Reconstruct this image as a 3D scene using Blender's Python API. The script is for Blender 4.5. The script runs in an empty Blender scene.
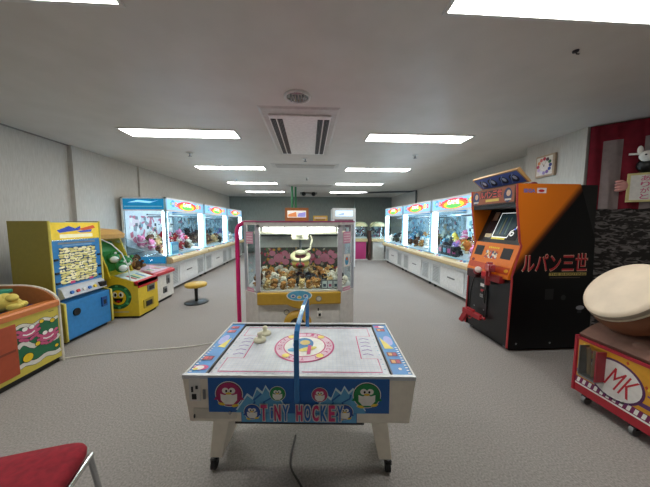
import bpy, math, random
from mathutils import Vector, Matrix
random.seed(7)
C = bpy.context.scene.collection
PI = math.pi
R = math.radians

# ------------------------------------------------------------------ materials
_M = {}
def lin(h):
    h = h.lstrip('#')
    out = []
    for i in (0, 2, 4):
        c = int(h[i:i+2], 16) / 255
        out.append(c / 12.92 if c <= .04045 else ((c + .055) / 1.055) ** 2.4)
    return out + [1.0]

def mat(h, rough=.5, metal=0., em=0., noise=.05, scale=25., bump=0., coat=0.):
    """painted surface of one colour with a faint procedural mottling"""
    key = (h, rough, metal, em, noise, scale, bump, coat)
    if key in _M: return _M[key]
    m = bpy.data.materials.new('paint_' + h.strip('#')); m.use_nodes = True
    nt = m.node_tree; b = nt.nodes['Principled BSDF']
    b.inputs['Roughness'].default_value = rough
    b.inputs['Metallic'].default_value = metal
    b.inputs['Coat Weight'].default_value = coat
    col = lin(h)
    tc = nt.nodes.new('ShaderNodeTexCoord'); n = nt.nodes.new('ShaderNodeTexNoise')
    n.inputs['Scale'].default_value = scale; n.inputs['Detail'].default_value = 4
    nt.links.new(tc.outputs['Object'], n.inputs['Vector'])
    r = nt.nodes.new('ShaderNodeValToRGB')
    r.color_ramp.elements[0].position = .3; r.color_ramp.elements[1].position = .7
    r.color_ramp.elements[0].color = [c * (1 - noise * 2) for c in col[:3]] + [1]
    r.color_ramp.elements[1].color = [min(1, c * (1 + noise)) for c in col[:3]] + [1]
    nt.links.new(n.outputs['Fac'], r.inputs['Fac'])
    nt.links.new(r.outputs['Color'], b.inputs['Base Color'])
    if em:
        b.inputs['Emission Color'].default_value = col
        b.inputs['Emission Strength'].default_value = em
    if bump:
        bp = nt.nodes.new('ShaderNodeBump'); bp.inputs['Strength'].default_value = bump
        bp.inputs['Distance'].default_value = .01
        nt.links.new(n.outputs['Fac'], bp.inputs['Height']); nt.links.new(bp.outputs['Normal'], b.inputs['Normal'])
    _M[key] = m
    return m

def glow(h, s):
    key = ('glow', h, s)
    if key in _M: return _M[key]
    m = bpy.data.materials.new('lamp_' + h.strip('#')); m.use_nodes = True
    nt = m.node_tree; b = nt.nodes['Principled BSDF']
    b.inputs['Base Color'].default_value = lin('#f4f4f4')
    b.inputs['Emission Color'].default_value = lin(h); b.inputs['Emission Strength'].default_value = s
    _M[key] = m
    return m

def glass(h='#eef6f8', refl=.07):
    key = ('glass', h, refl)
    if key in _M: return _M[key]
    m = bpy.data.materials.new('clear_glass'); m.use_nodes = True
    nt = m.node_tree; nt.nodes.remove(nt.nodes['Principled BSDF'])
    t = nt.nodes.new('ShaderNodeBsdfTransparent'); t.inputs['Color'].default_value = lin(h)
    g = nt.nodes.new('ShaderNodeBsdfGlossy'); g.inputs['Roughness'].default_value = .03
    f = nt.nodes.new('ShaderNodeLayerWeight'); f.inputs['Blend'].default_value = .5
    pw = nt.nodes.new('ShaderNodeMath'); pw.operation = 'POWER'; pw.inputs[1].default_value = 5
    a = nt.nodes.new('ShaderNodeMath'); a.operation = 'MULTIPLY_ADD'; a.inputs[1].default_value = .45; a.inputs[2].default_value = refl * .3; a.use_clamp = True
    x = nt.nodes.new('ShaderNodeMixShader')
    nt.links.new(f.outputs['Facing'], pw.inputs[0]); nt.links.new(pw.outputs[0], a.inputs[0]); nt.links.new(a.outputs[0], x.inputs[0])
    nt.links.new(t.outputs[0], x.inputs[1]); nt.links.new(g.outputs[0], x.inputs[2])
    nt.links.new(x.outputs[0], nt.nodes['Material Output'].inputs['Surface'])
    _M[key] = m
    return m

def printed(name, cols, scale, rough=.5, em=0.):
    """a busy many-coloured print: voronoi cells mapped onto a fixed palette"""
    if name in _M: return _M[name]
    m = bpy.data.materials.new(name); m.use_nodes = True
    nt = m.node_tree; b = nt.nodes['Principled BSDF']; b.inputs['Roughness'].default_value = rough
    tc = nt.nodes.new('ShaderNodeTexCoord'); v = nt.nodes.new('ShaderNodeTexVoronoi')
    v.inputs['Scale'].default_value = scale
    nt.links.new(tc.outputs['Object'], v.inputs['Vector'])
    s = nt.nodes.new('ShaderNodeSeparateColor'); nt.links.new(v.outputs['Color'], s.inputs[0])
    r = nt.nodes.new('ShaderNodeValToRGB'); r.color_ramp.interpolation = 'CONSTANT'
    e = r.color_ramp.elements
    e[0].color = lin(cols[0]); e[0].position = 0; e[1].color = lin(cols[1]); e[1].position = 1 / len(cols)
    for i in range(2, len(cols)):
        k = e.new(i / len(cols)); k.color = lin(cols[i])
    nt.links.new(s.outputs[0], r.inputs['Fac']); nt.links.new(r.outputs['Color'], b.inputs['Base Color'])
    if em:
        nt.links.new(r.outputs['Color'], b.inputs['Emission Color']); b.inputs['Emission Strength'].default_value = em
    _M[name] = m
    return m

def plain_surface(name, a, b_, scale, bump=.3, stretch=(1, 1, 1), rough=.9, big=.0, big2=None):
    m = bpy.data.materials.new(name); m.use_nodes = True
    nt = m.node_tree; b = nt.nodes['Principled BSDF']; b.inputs['Roughness'].default_value = rough
    b.inputs['Specular IOR Level'].default_value = .25
    tc = nt.nodes.new('ShaderNodeTexCoord'); mp = nt.nodes.new('ShaderNodeMapping')
    mp.inputs['Scale'].default_value = stretch
    n = nt.nodes.new('ShaderNodeTexNoise'); n.inputs['Scale'].default_value = scale; n.inputs['Detail'].default_value = 6
    n2 = nt.nodes.new('ShaderNodeTexNoise'); n2.inputs['Scale'].default_value = .9; n2.inputs['Detail'].default_value = 3
    nt.links.new(tc.outputs['Object'], mp.inputs[0]); nt.links.new(mp.outputs[0], n.inputs['Vector'])
    nt.links.new(tc.outputs['Object'], n2.inputs['Vector'])
    r = nt.nodes.new('ShaderNodeValToRGB'); r.color_ramp.elements[0].position = .32; r.color_ramp.elements[1].position = .68
    r.color_ramp.elements[0].color = lin(a); r.color_ramp.elements[1].color = lin(b_)
    nt.links.new(n.outputs['Fac'], r.inputs['Fac'])
    mx = nt.nodes.new('ShaderNodeMix'); mx.data_type = 'RGBA'; mx.blend_type = 'MULTIPLY'
    mx.inputs[7].default_value = lin(big2 or '#d8d4d0')
    ml = nt.nodes.new('ShaderNodeMath'); ml.operation = 'MULTIPLY'; ml.inputs[1].default_value = big
    nt.links.new(n2.outputs['Fac'], ml.inputs[0]); nt.links.new(ml.outputs[0], mx.inputs[0])
    nt.links.new(r.outputs[0], mx.inputs[6]); nt.links.new(mx.outputs[2], b.inputs['Base Color'])
    bp = nt.nodes.new('ShaderNodeBump'); bp.inputs['Strength'].default_value = bump; bp.inputs['Distance'].default_value = .01
    nt.links.new(n.outputs['Fac'], bp.inputs['Height']); nt.links.new(bp.outputs['Normal'], b.inputs['Normal'])
    return m

# ------------------------------------------------------------------ mesh builder
_T = {}
def text_geo(s, fat=0.0):
    if (s, fat) in _T: return _T[(s, fat)]
    cu = bpy.data.curves.new('lettering', 'FONT'); cu.body = s; cu.align_x = 'CENTER'; cu.align_y = 'CENTER'
    cu.resolution_u = 3; cu.offset = fat
    ob = bpy.data.objects.new('lettering', cu); C.objects.link(ob); bpy.context.view_layer.update()
    me = bpy.data.meshes.new_from_object(ob.evaluated_get(bpy.context.evaluated_depsgraph_get()))
    vs = [(v.co.x, v.co.y) for v in me.vertices]; fs = [tuple(p.vertices) for p in me.polygons]
    bpy.data.objects.remove(ob); bpy.data.curves.remove(cu); bpy.data.meshes.remove(me)
    x0 = min(v[0] for v in vs); x1 = max(v[0] for v in vs); y0 = min(v[1] for v in vs); y1 = max(v[1] for v in vs)
    vs = [((x - (x0 + x1) / 2) / (x1 - x0), (y - (y0 + y1) / 2) / (y1 - y0)) for x, y in vs]
    _T[(s, fat)] = (vs, fs)
    return vs, fs

class MB:
    def __init__(s):
        s.v = []; s.f = []; s.m = []; s.sm = []; s.mats = []; s.T = Matrix.Identity(4); s.fr = None
    def mi(s, m):
        if m not in s.mats: s.mats.append(m)
        return s.mats.index(m)
    def add(s, vs, fs, m, smooth=False):
        k = len(s.v); i = s.mi(m)
        s.v += [tuple(s.T @ Vector(p)) for p in vs]
        for f in fs: s.f.append([k + j for j in f]); s.m.append(i); s.sm.append(smooth)
        return s
    def box(s, x0, x1, y0, y1, z0, z1, m):
        vs = [(x, y, z) for x in (x0, x1) for y in (y0, y1) for z in (z0, z1)]
        return s.add(vs, [(0, 1, 3, 2), (4, 6, 7, 5), (0, 4, 5, 1), (2, 3, 7, 6), (0, 2, 6, 4), (1, 5, 7, 3)], m)
    def hexa(s, b, t, m):
        """b, t: four points each, counter-clockwise seen from the t side"""
        return s.add(list(b) + list(t), [(3, 2, 1, 0), (4, 5, 6, 7), (0, 1, 5, 4), (1, 2, 6, 5), (2, 3, 7, 6), (3, 0, 4, 7)], m)
    def prism(s, pts, axis, a, b, m):
        """closed outline pts (2D) extruded along an axis from a to b"""
        def P(p, t): return {'x': (t, p[0], p[1]), 'y': (p[0], t, p[1]), 'z': (p[0], p[1], t)}[axis]
        n = len(pts)
        ar = sum(pts[i][0] * pts[(i + 1) % n][1] - pts[(i + 1) % n][0] * pts[i][1] for i in range(n))
        if (ar > 0) == (axis == 'y'): pts = pts[::-1]
        vs = [P(p, a) for p in pts] + [P(p, b) for p in pts]
        fs = [tuple(range(n))[::-1], tuple(range(n, 2 * n))] + [(i, (i + 1) % n, n + (i + 1) % n, n + i) for i in range(n)]
        return s.add(vs, fs, m)
    def tube(s, pts, r, m, n=10, closed=False, rs=None):
        pts = [Vector(p) for p in pts]; k = len(pts); vs = []; fs = []
        up = None
        for i, p in enumerate(pts):
            a = pts[(i - 1) % k] if (closed or i > 0) else p
            b = pts[(i + 1) % k] if (closed or i < k - 1) else p
            t = (b - a).normalized()
            if up is None: up = Vector((0, 0, 1)) if abs(t.z) < .9 else Vector((1, 0, 0))
            u = t.cross(up).normalized(); w = u.cross(t).normalized(); up = w
            rr = rs[i] if rs else r
            for j in range(n):
                q = 2 * PI * j / n
                vs.append(p + u * (rr * math.cos(q)) + w * (rr * math.sin(q)))
        for i in range(k if closed else k - 1):
            for j in range(n):
                a, b = i * n + j, i * n + (j + 1) % n
                c, d = ((i + 1) % k) * n + (j + 1) % n, ((i + 1) % k) * n + j
                fs.append((a, b, c, d))
        s.add(vs, fs, m, True)
        if not closed:
            s.add(vs[:n], [tuple(range(n))], m); s.add(vs[-n:], [tuple(range(n))[::-1]], m)
        return s
    def cyl(s, p, q, r, m, n=20, r2=None):
        return s.tube([p, q], r, m, n, rs=[r, r if r2 is None else r2])
    def lathe(s, prof, c, m, n=28, axis=(0, 0, 1), smooth=True):
        a = Vector(axis).normalized(); h = Vector((1, 0, 0)) if abs(a.x) < .9 else Vector((0, 1, 0))
        u = a.cross(h).normalized(); w = a.cross(u); c = Vector(c); vs = []
        for r, z in prof:
            for j in range(n):
                q = 2 * PI * j / n; vs.append(c + a * z + u * (r * math.cos(q)) + w * (r * math.sin(q)))
        fs = [(i * n + j, i * n + (j + 1) % n, (i + 1) * n + (j + 1) % n, (i + 1) * n + j) for i in range(len(prof) - 1) for j in range(n)]
        return s.add(vs, fs, m, smooth)
    def ball(s, c, r, m, n=12, k=8):
        if not isinstance(r, tuple): r = (r, r, r)
        vs = []; fs = []
        for i in range(k + 1):
            a = PI * i / k
            for j in range(n):
                q = 2 * PI * j / n
                vs.append((c[0] + r[0] * math.sin(a) * math.cos(q), c[1] + r[1] * math.sin(a) * math.sin(q), c[2] + r[2] * math.cos(a)))
        for i in range(k):
            for j in range(n):
                fs.append((i * n + j, (i + 1) * n + j, (i + 1) * n + (j + 1) % n, i * n + (j + 1) % n))
        return s.add(vs, fs, m, True)
    def ring(s, c, R_, r, m, axis=(0, 0, 1), n=28):
        a = Vector(axis).normalized(); h = Vector((1, 0, 0)) if abs(a.x) < .9 else Vector((0, 1, 0))
        u = a.cross(h).normalized(); w = a.cross(u)
        return s.tube([Vector(c) + u * (R_ * math.cos(2 * PI * i / n)) + w * (R_ * math.sin(2 * PI * i / n)) for i in range(n)], r, m, 8, True)
    # printed artwork: flat coloured shapes lying on a face (origin, U, V)
    def face(s, o, u, v, lift=.0012):
        s.fr = (Vector(o), Vector(u).normalized(), Vector(v).normalized(), lift); return s
    def _p(s, x, y, l):
        o, u, v, li = s.fr
        return o + u * x + v * y + u.cross(v) * (li + l * .0007)
    def poly(s, pts, m, l=0):
        n = len(pts)
        ar = sum(pts[i][0] * pts[(i + 1) % n][1] - pts[(i + 1) % n][0] * pts[i][1] for i in range(n))
        if ar < 0: pts = pts[::-1]
        return s.add([s._p(x, y, l) for x, y in pts], [tuple(range(n))], m)
    def rect(s, x0, x1, y0, y1, m, l=0): return s.poly([(x0, y0), (x1, y0), (x1, y1), (x0, y1)], m, l)
    def oval(s, x, y, rx, ry, m, l=0, rot=0, n=24):
        c, d = math.cos(rot), math.sin(rot); o = []
        for i in range(n):
            q = 2 * PI * i / n; a, b = rx * math.cos(q), ry * math.sin(q)
            o.append((x + a * c - b * d, y + a * d + b * c))
        return s.poly(o, m, l)
    def line(s, pts, w, m, l=0):
        """a printed stroke of width w"""
        L = []; Rr = []
        for i, p in enumerate(pts):
            a = Vector(pts[max(0, i - 1)]); b = Vector(pts[min(len(pts) - 1, i + 1)])
            t = (b - a).normalized(); nrm = Vector((-t.y, t.x)) * w / 2
            L.append((p[0] + nrm.x, p[1] + nrm.y)); Rr.append((p[0] - nrm.x, p[1] - nrm.y))
        vs = [s._p(x, y, l) for x, y in L + Rr]; n = len(pts)
        return s.add(vs, [(i, n + i, n + i + 1, i + 1) for i in range(n - 1)], m)
    def text(s, t, x, y, w, h, m, l=0, fat=0., rot=0., slant=0.):
        vs, fs = text_geo(t, fat); c, d = math.cos(rot), math.sin(rot); o = []
        for a, b in vs:
            a, b = a * w + b * h * slant, b * h
            o.append(s._p(x + a * c - b * d, y + a * d + b * c, l))
        return s.add(o, fs, m)
    def build(s, name, parent=None, loc=None, rz=0, bevel=0):
        me = bpy.data.meshes.new(name); me.from_pydata([tuple(p) for p in s.v], [], s.f)
        for m in s.mats: me.materials.append(m)
        me.polygons.foreach_set('material_index', s.m); me.polygons.foreach_set('use_smooth', s.sm); me.update()
        ob = bpy.data.objects.new(name, me); C.objects.link(ob)
        if parent is not None: ob.parent = parent
        if loc is not None: ob.location = loc
        ob.rotation_euler = (0, 0, rz)
        if bevel:
            b = ob.modifiers.new('edge_round', 'BEVEL'); b.width = bevel; b.segments = 2; b.limit_method = 'ANGLE'; b.angle_limit = R(50)
        return ob

def tag(o, label, cat, group=None):
    o['label'] = label; o['category'] = cat
    if group: o['group'] = group
    return o
def thing(name, label, cat, loc=(0, 0, 0), rz=0, group=None):
    o = bpy.data.objects.new(name, None); C.objects.link(o); o.location = loc; o.rotation_euler = (0, 0, rz)
    return tag(o, label, cat, group)
def struct(o): o['kind'] = 'structure'; return o
def dup(root, loc, rz=None, label=None, group=None):
    r = root.copy(); C.objects.link(r); r.location = loc
    if rz is not None: r.rotation_euler = (0, 0, rz)
    if label: r['label'] = label
    if group: r['group'] = group
    for ch in list(root.children):
        c = ch.copy(); C.objects.link(c); c.parent = r
        for g in list(ch.children):
            d = g.copy(); C.objects.link(d); d.parent = c
    return r
def arc(cx, cy, r, a0, a1, n): return [(cx + r * math.cos(R(a0 + (a1 - a0) * i / n)), cy + r * math.sin(R(a0 + (a1 - a0) * i / n))) for i in range(n + 1)]

WHITE = mat('#dcdcd8', .45); CREAM = mat('#cfc9b8', .5); BLACK = mat('#0c0c0d', .4); DARK = mat('#26272a', .5)
CHROME = mat('#c9cccf', .18, 1.); STEEL = mat('#8d9092', .35, .8); RUBBER = mat('#161616', .8)
RED = mat('#c01822', .4); YELLOW = mat('#e8c51c', .4); PINK = mat('#d8186e', .35); BLUE = mat('#1f66b8', .4)
PAPER = mat('#f2f0ea', .6); GLASS = glass()

# ------------------------------------------------------------------ the room
CH = 2.69
carpet = plain_surface('grey_carpet', '#8b8683', '#aba6a2', 90, .4, big=.35, big2='#b0aaa6')
ceil_m = plain_surface('ceiling_board', '#d8d4cc', '#e0dcd5', 3, .05, rough=.42, big=.35, big2='#c4bebc')
wall_m = plain_surface('wall_fabric_paper', '#bebab2', '#cbc8c1', 14, .15, stretch=(1, 6, .6), big=.3)
back_m = plain_surface('grey_green_paper', '#747b76', '#848a85', 10, .1, stretch=(3, 1, .5), big=.2)
struct(MB().box(-4.1, 5.2, -3.4, 12.4, -.1, 0, carpet).build('floor'))
struct(MB().box(-4.1, 5.2, -3.4, 12.4, CH, CH + .1, ceil_m).build('ceiling'))
w = MB().box(-4.05, -3.87, -3.4, 4.37, 0, CH, wall_m).box(-4.05, -3.8, 4.37, 5.9, 0, CH, wall_m).box(-4.05, -3.76, 5.9, 12.2, 0, CH, wall_m)
struct(w.build('wall_left'))
struct(MB().box(4.05, 4.25, 4.05, 12.2, 0, CH, wall_m).box(3.62, 4.25, 3.14, 4.05, 0, CH, wall_m).build('wall_right'))
struct(MB().box(-4.05, 4.25, 12.2, 12.35, 0, CH, back_m).build('wall_back'))
# unseen front wall, its opening added so world light fills the room
struct(MB().box(-4.05, 5.1, -3.4, -3.25, 0, .25, wall_m).box(-4.05, 5.1, -3.4, -3.25, 2.45, CH, wall_m).build('wall_front'))
# slanted alcove wall behind the curtain, then the near right wall
ax, ay, bx, by = 3.66, 3.14, 5.0, 1.93
leafw = mat('#4a4645', .9)
struct(MB().prism([(ax, ay), (bx, by), (bx + .1, by + .1), (ax + .2, ay + .1)], 'z', 0, CH, leafw).build('wall_alcove'))
struct(MB().box(5.0, 5.1, -3.25, 1.96, 0, CH, wall_m).build('wall_near_right'))
bb = mat('#6d6862', .6)
struct(MB().box(-3.87, -3.855, -3.2, 4.37, 0, .07, bb).box(-3.76, -3.745, 5.9, 12.2, 0, .07, bb).build('baseboard_left'))
struct(MB().box(4.035, 4.05, 4.05, 12.2, 0, .07, bb).build('baseboard_right'))
struct(MB().box(-3.74, 4.03, 12.185, 12.2, 0, .07, bb).build('baseboard_back'))
struct(MB().box(-3.86, -3.84, -3.2, 4.37, CH - .015, CH, mat('#8e8a86', .6)).build('trim_left'))
struct(MB().box(2.2, 2.28, 12.1, 12.2, 0, CH, back_m).build('trim_post'))

# ceiling lights
def ceiling_light():
    t = thing('ceiling_light', '', 'ceiling light', (0, 0, CH), group='recessed strip lights in the ceiling')
    fw, fl, z = .17, .765, -.012
    MB().box(-fl, fl, -fw, -fw + .022, z, -.001, WHITE).box(-fl, fl, fw - .022, fw, z, -.001, WHITE)\
        .box(-fl, -fl + .022, -fw, fw, z, -.001, WHITE).box(fl - .022, fl, -fw, fw, z, -.001, WHITE).build('frame', t)
    MB().box(-fl + .022, fl - .022, -fw + .022, fw - .022, -.008, -.002, glow('#fbfbf6', LIGHT)).build('diffuser', t)
    return t
LIGHT = 20.0
cl = None
rows = [1.45, 3.7, 5.88, 8.05, 10.25]
wh = ['in the row nearest the camera', 'in the second row, beside the big air conditioner', 'in the third row, beside the flush vent panel',
      'in the fourth row down the room', 'in the farthest row by the back wall']
for i, y in enumerate(rows):
    for x, sd in ((-1.75, 'left-hand'), (1.6, 'right-hand')):
        if cl is None: cl = o = ceiling_light(); o.location = (x, y, CH)
        else: o = dup(cl, (x, y, CH))
        if i == 0: o.location.x, o.location.y = (-1.81, 1.44) if x < 0 else (1.56, 1.38)
        o['label'] = '%s recessed strip light %s' % (sd, wh[i])

# air conditioner cassettes
def cassette(x, y, w, d, label, full):
    t = thing('air_conditioner', label, 'air conditioner', (x, y, CH))
    pl = mat('#c9c6c0', .5); sl = mat('#3a3a3c', .6); ph = mat('#f2f0ec', .4)
    h = .014 if full else .01
    MB().hexa([(-w/2, d/2, 0), (w/2, d/2, 0), (w/2, -d/2, 0), (-w/2, -d/2, 0)], [(-w/2+.03, d/2-.03, -h), (w/2-.03, d/2-.03, -h), (w/2-.03, -d/2+.03, -h), (-w/2+.03, -d/2+.03, -h)], pl).build('panel', t)
    if full:
        MB().box(-.36, .36, -.78, .82, -.034, -h, ph).build('grille_cover', t, bevel=.006)
        for sx in (-1, 1):
            for k in (0, 1):
                a = sx * (.235 + .08 * k)
                m = MB().box(a - .03, a + .03, -.7, .76, -.04, -.03, sl)
                for q in range(3): m.box(a - .022 + q * .018, a - .018 + q * .018, -.69, .75, -.043, -.036, STEEL)
                m.build('air_slot', t)
    else:
        MB().box(-w/2+.1, w/2-.1, -d/2+.06, d/2-.06, -h-.012, -h, mat('#b5b1ab', .5)).build('grille_cover', t)
    return t
cassette(-.1, 3.75, .9, 1.9, 'large ceiling air conditioner panel with dark slots behind round downlight', True)
cassette(-.08, 5.6, 1.46, .42, 'flush grey ceiling vent panel beyond the slotted air conditioner', False)
cassette(.03, 8.5, 1.6, .6, 'pale yellowed ceiling vent panel in the middle of the far room', False)
t = thing('downlight', 'round recessed downlight with chrome reflector in front of the air conditioner', 'downlight', (-.11, 2.59, CH))
MB().ring((0, 0, -.004), .12, .014, WHITE).build('trim_ring', t)
m = MB().lathe([(.115, -.002), (.09, -.012), (.05, -.02), (.0, -.022)], (0, 0, 0), mat('#8c8a88', .25, .9))
for k in range(5): m.box(-.07 + .03 * k, -.058 + .03 * k, -.05, .05, -.03, -.016, STEEL)
m.build('reflector', t)
def sprinkler(x, y, label):
    t = thing('sprinkler_head', label, 'sprinkler', (x, y, CH))
    MB().lathe([(0, -.012), (.05, -.01), (.052, 0)], (0, 0, 0), WHITE).build('rosette', t)
    MB().cyl((0, 0, -.01), (0, 0, -.06), .011, STEEL, 10).lathe([(0, -.062), (.032, -.06), (.032, -.055), (0, -.053)], (0, 0, 0), STEEL).build('nozzle', t)
sprinkler(-.07, 4.98, 'small sprinkler head just behind the big slotted air conditioner')
sprinkler(-.06, 7.1, 'small sprinkler head in front of yellowed vent panel')
sprinkler(-2.12, 4.72, 'small sprinkler head between second and third left-hand strip lights')
sprinkler(-2.06, 7.4, 'small sprinkler head between third and fourth left-hand strip lights')
sprinkler(1.95, 4.6, 'small sprinkler head between second and third right-hand strip lights')
t = tag(MB().lathe([(0, -.012), (.018, -.01), (.02, 0)], (0, 0, 0), DARK).tube([(0, 0, -.008), (.02, .01, -.015), (.05, .02, -.008)], .004, DARK).build('ceiling_hook', loc=(1.93, 1.8, CH)),
        'tiny dark hook in the ceiling near right front light', 'hook')
t = thing('emergency_light', 'twin-lamp emergency light on ceiling near the back wall', 'emergency light', (-.02, 10.5, CH))
MB().box(-.35, .35, -.12, .12, -.07, 0, mat('#8f8f88', .5)).build('housing', t, bevel=.01)
for sx in (-1, 1): MB().lathe([(0, 0), (.075, .01), (.085, .05), (.05, .06)], (sx * .2, -.12, -.06), BLACK, axis=(0, -1, -.3)).build('lamp', t)
t = tag(MB().tube([(1.2, 10.9, CH - .03), (2.6, 10.0, CH - .03), (3.9, 9.6, CH - .04), (3.98, 9.2, CH - .05), (3.98, 9.2, 1.9)], .03, mat('#4c4e50', .6)).build('conduit'),
        'dark conduit pipe under far right ceiling running down the wall', 'pipe')

# ------------------------------------------------------------------ plush toys
def plush_mesh(col, face='#e8d9b8', ear='long', acc=None):
    a = mat(col, .95, noise=.12, scale=60, bump=.4); b = mat(face, .95, noise=.1, scale=60); e = BLACK
    m = MB()
    m.ball((0, .0, .42), (.42, .38, .42), a).ball((0, -.08, 1.0), (.46, .42, .42), a, 14, 9)
    m.ball((0, -.46, .9), (.2, .16, .15), b).ball((0, -.6, .95), (.07, .05, .05), e, 8, 6)
    for s in (-1, 1):
        m.ball((s * .19, -.45, 1.1), .06, e, 8, 6)
        if ear == 'long': m.ball((s * .47, -.05, .98), (.14, .2, .32), a)
        else: m.ball((s * .33, 0, 1.4), (.16, .08, .17), a)
        m.ball((s * .38, -.3, .5), (.15, .22, .14), a); m.ball((s * .26, -.4, .15), (.16, .3, .15), b)
    if acc: m.ring((0, -.06, .68), .32, .07, mat(acc, .7), n=16)
    o = m.build('plush_toy'); me = o.data; bpy.data.objects.remove(o); return me
PL = {
 'golden brown': plush_mesh('#b57a3c', '#d9b47c'), 'white': plush_mesh('#e6dfd0', '#f3efe4'), 'black': plush_mesh('#141318', '#57504c'),
 'dark brown': plush_mesh('#5d3a26', '#b28a62'), 'cream': plush_mesh('#cfae78', '#e6d2a8', 'round'), 'pink': plush_mesh('#e58ab0', '#f6dbe4', 'round', '#ffffff'),
 'yellow': plush_mesh('#ecd65a', '#f6efb8', 'round'), 'pale blue': plush_mesh('#86c4de', '#eef7fa', 'round', '#d0406a'), 'red': plush_mesh('#b9303a', '#e9cfb8', 'round'),
 'lilac': plush_mesh('#9a7cc4', '#e9e0f2', 'round'), 'orange': plush_mesh('#e08038', '#f4dcb8', 'round')}
def plush(kind, x, y, z, s, rz, tail, group):
    o = bpy.data.objects.new('plush_toy', PL[kind]); C.objects.link(o)
    o.location = (x, y, z); o.scale = (s, s, s); o.rotation_euler = (random.uniform(-.5, .5), random.uniform(-.6, .6), rz)
    return tag(o, '%s plush toy %s' % (kind, tail), 'plush toy', '%s %s' % (kind, group))

# ------------------------------------------------------------------ long prize cranes on both walls
burst = [mat(c, .4, em=1.1) for c in ('#d8204a', '#ef6a2c', '#f6c93a', '#57b85a', '#3a8fd0')]
def header_art(m, W, z0, z1, text):
    zc = (z0 + z1) / 2; h = z1 - z0
    m.rect(-W/2, W/2, z0, z1, mat('#7fb8de', .4, em=.9), 0)
    for x, r, c in ((-.62, .07, 4), (-.5, .05, 1), (.55, .06, 2), (.68, .05, 0), (-.7, .04, 3), (.47, .04, 3)):
        if abs(x) < W/2 - .06: m.oval(x, zc + (r * .4), r, r, burst[c], 1); m.oval(x, zc + r * .4, r * .5, r * .5, PAPER, 2)
    pts = []
    for i in range(32):
        a = 2 * PI * i / 32; k = 1 if i % 2 else .82
        pts.append((.52 * k * math.cos(a), zc + min(h * .49, h * .62 * k) * math.sin(a)))
    m.poly(pts, burst[0], 1); m.oval(0, zc - .01, .42, h * .42, burst[1], 2); m.oval(0, zc - .02, .34, h * .36, burst[2], 3)
    m.oval(0, zc - .035, .26, h * .26, burst[3], 4)
    m.text(text, 0, zc + .03, .4, h * .46, burst[0], 5, .03); m.text(text, 0, zc + .03, .39, h * .4, mat('#ffffff', .4, em=2.), 6)

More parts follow.
